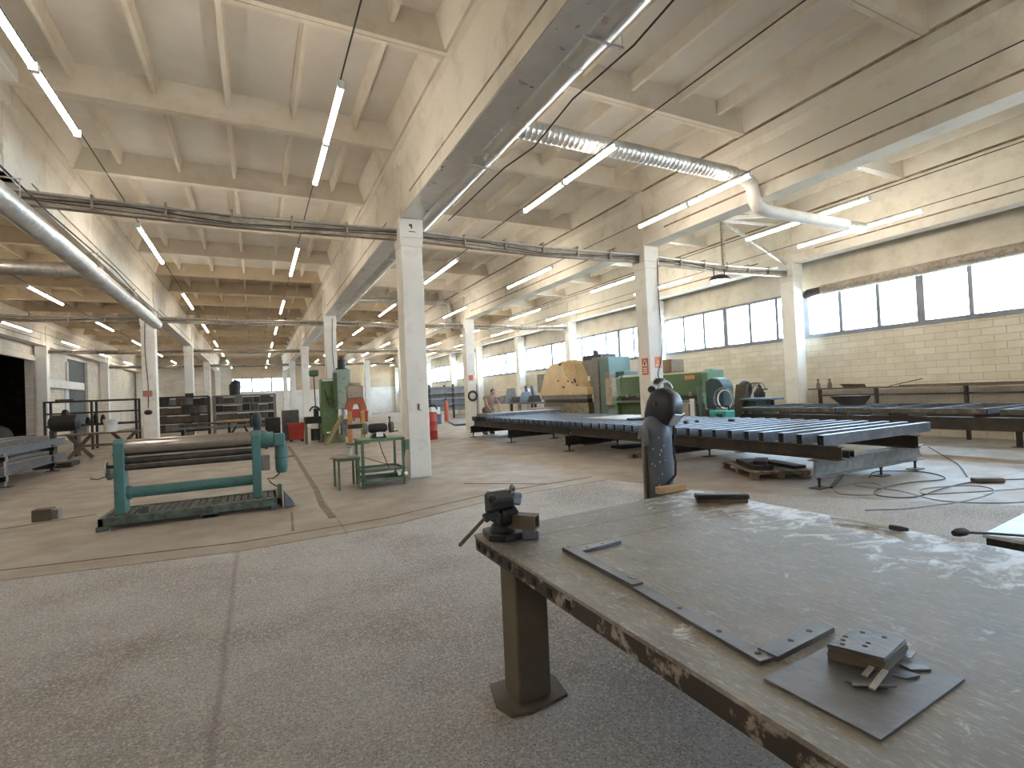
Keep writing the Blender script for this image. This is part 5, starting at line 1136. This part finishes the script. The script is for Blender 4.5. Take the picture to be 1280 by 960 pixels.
b = B(); b.capsule(P_(0,0,.93),ch,.158,.175); b.capsule(sh[0],sh[1],.085,.085); b.capsule(ch,P_(.065,-.16,1.42),.135,.08)
for i in (0,1): m_ = Vector(sh[i]).lerp(Vector(elb[i]), .6); b.capsule(sh[i], m_, .07, .068)
remesh(part(b, 'shirt', SHIRT, t), .014)
b = B(); b.capsule(hip[0],hip[1],.142,.142); b.capsule(P_(0,0,.9),P_(0,0,.98),.15,.15)
for i in (0,1): b.capsule(hip[i],kn[i],.112,.085); b.capsule(kn[i],(an[i][0],an[i][1],.13),.08,.065)
remesh(part(b, 'trousers', JEANS, t), .014)
for i in (0,1): remesh(part(B().capsule((an[i][0],an[i][1]+.02,.075),(an[i][0]+.03,an[i][1]-.16,.055),.065,.05), 'boot', BLACK, t), .012)

# ------------------------------------------------------------------ trees in the yard, seen through the far window
def tree(x, y, h, lab):
    t = thing('tree', lab, 'tree', (x,y,-.05))
    part(B().loft([((x,y,-.05),.16),((x+.1,y,h*.5),.11),((x,y,h*.8),.05)], 8), 'trunk', BARK, t, smooth=1)
    b = B()
    for i in range(900):
        a = R.uniform(0,2*PI); u = R.random()**.5; v = R.uniform(-1,1)
        p = Vector((x+1.7*u*math.cos(a)*(1-v*v*.6), y+1.7*u*math.sin(a)*(1-v*v*.6), h*.68+v*h*.38)); s = R.uniform(.10,.2)
        d = Vector((R.uniform(-1,1),R.uniform(-1,1),R.uniform(-1,1))).normalized(); e = d.orthogonal().normalized()*s; g = d.cross(e)
        b._face([b.bm.verts.new(q) for q in (p-e,p-g*.5,p+e,p+g*.5)])
    part(b, 'crown', LEAFM, t)
tree(18.5, 45.5, 5.2, 'leafy green tree outside the far window')
tree(18.2, 49.5, 4.6, 'second leafy tree further along outside the far window')

# ------------------------------------------------------------------ daylight, camera, exposure
sun = bpy.data.lights.new('sun', 'SUN'); sun.energy = 130; sun.angle = .01; sun.color = (1,.97,.92)
so = bpy.data.objects.new('sun', sun); C.objects.link(so); so.rotation_euler = Vector((.30,.72,-.95)).to_track_quat('-Z','Y').to_euler()
sc = bpy.context.scene
w = bpy.data.worlds.new('sky'); sc.world = w; w.use_nodes = True
bg = w.node_tree.nodes['Background']; bg.inputs[0].default_value = (.52,.74,1,1); bg.inputs[1].default_value = 19.0
w.cycles.sampling_method = 'MANUAL'; w.cycles.sample_map_resolution = 256
cam = bpy.data.cameras.new('camera'); co = bpy.data.objects.new('camera', cam); C.objects.link(co); sc.camera = co
v1, v2 = Vector((320-640, 480-506)), Vector((1907-640, 480-434))
f = math.sqrt(-(v1.dot(v2)))
Y = Vector((v1.x, v1.y, -f)).normalized(); X = Vector((v2.x, v2.y, -f)).normalized(); X = (X-Y*X.dot(Y)).normalized(); Z = X.cross(Y)
rot = Matrix((X, Y, Z))
co.matrix_world = Matrix.Translation((0,0,1.54)) @ rot.to_4x4()
cam.sensor_width = 36; cam.lens = 36*f/1280; cam.clip_start = .05; cam.clip_end = 300
sc.view_settings.view_transform = 'Standard'; sc.view_settings.look = 'None'; sc.view_settings.gamma = 1; sc.view_settings.use_curve_mapping = False
sc.view_settings.exposure = 0.65
sc.cycles.max_bounces = 6; sc.cycles.diffuse_bounces = 5; sc.cycles.transparent_max_bounces = 8
sc.cycles.use_denoising = True; sc.cycles.sample_clamp_indirect = 6
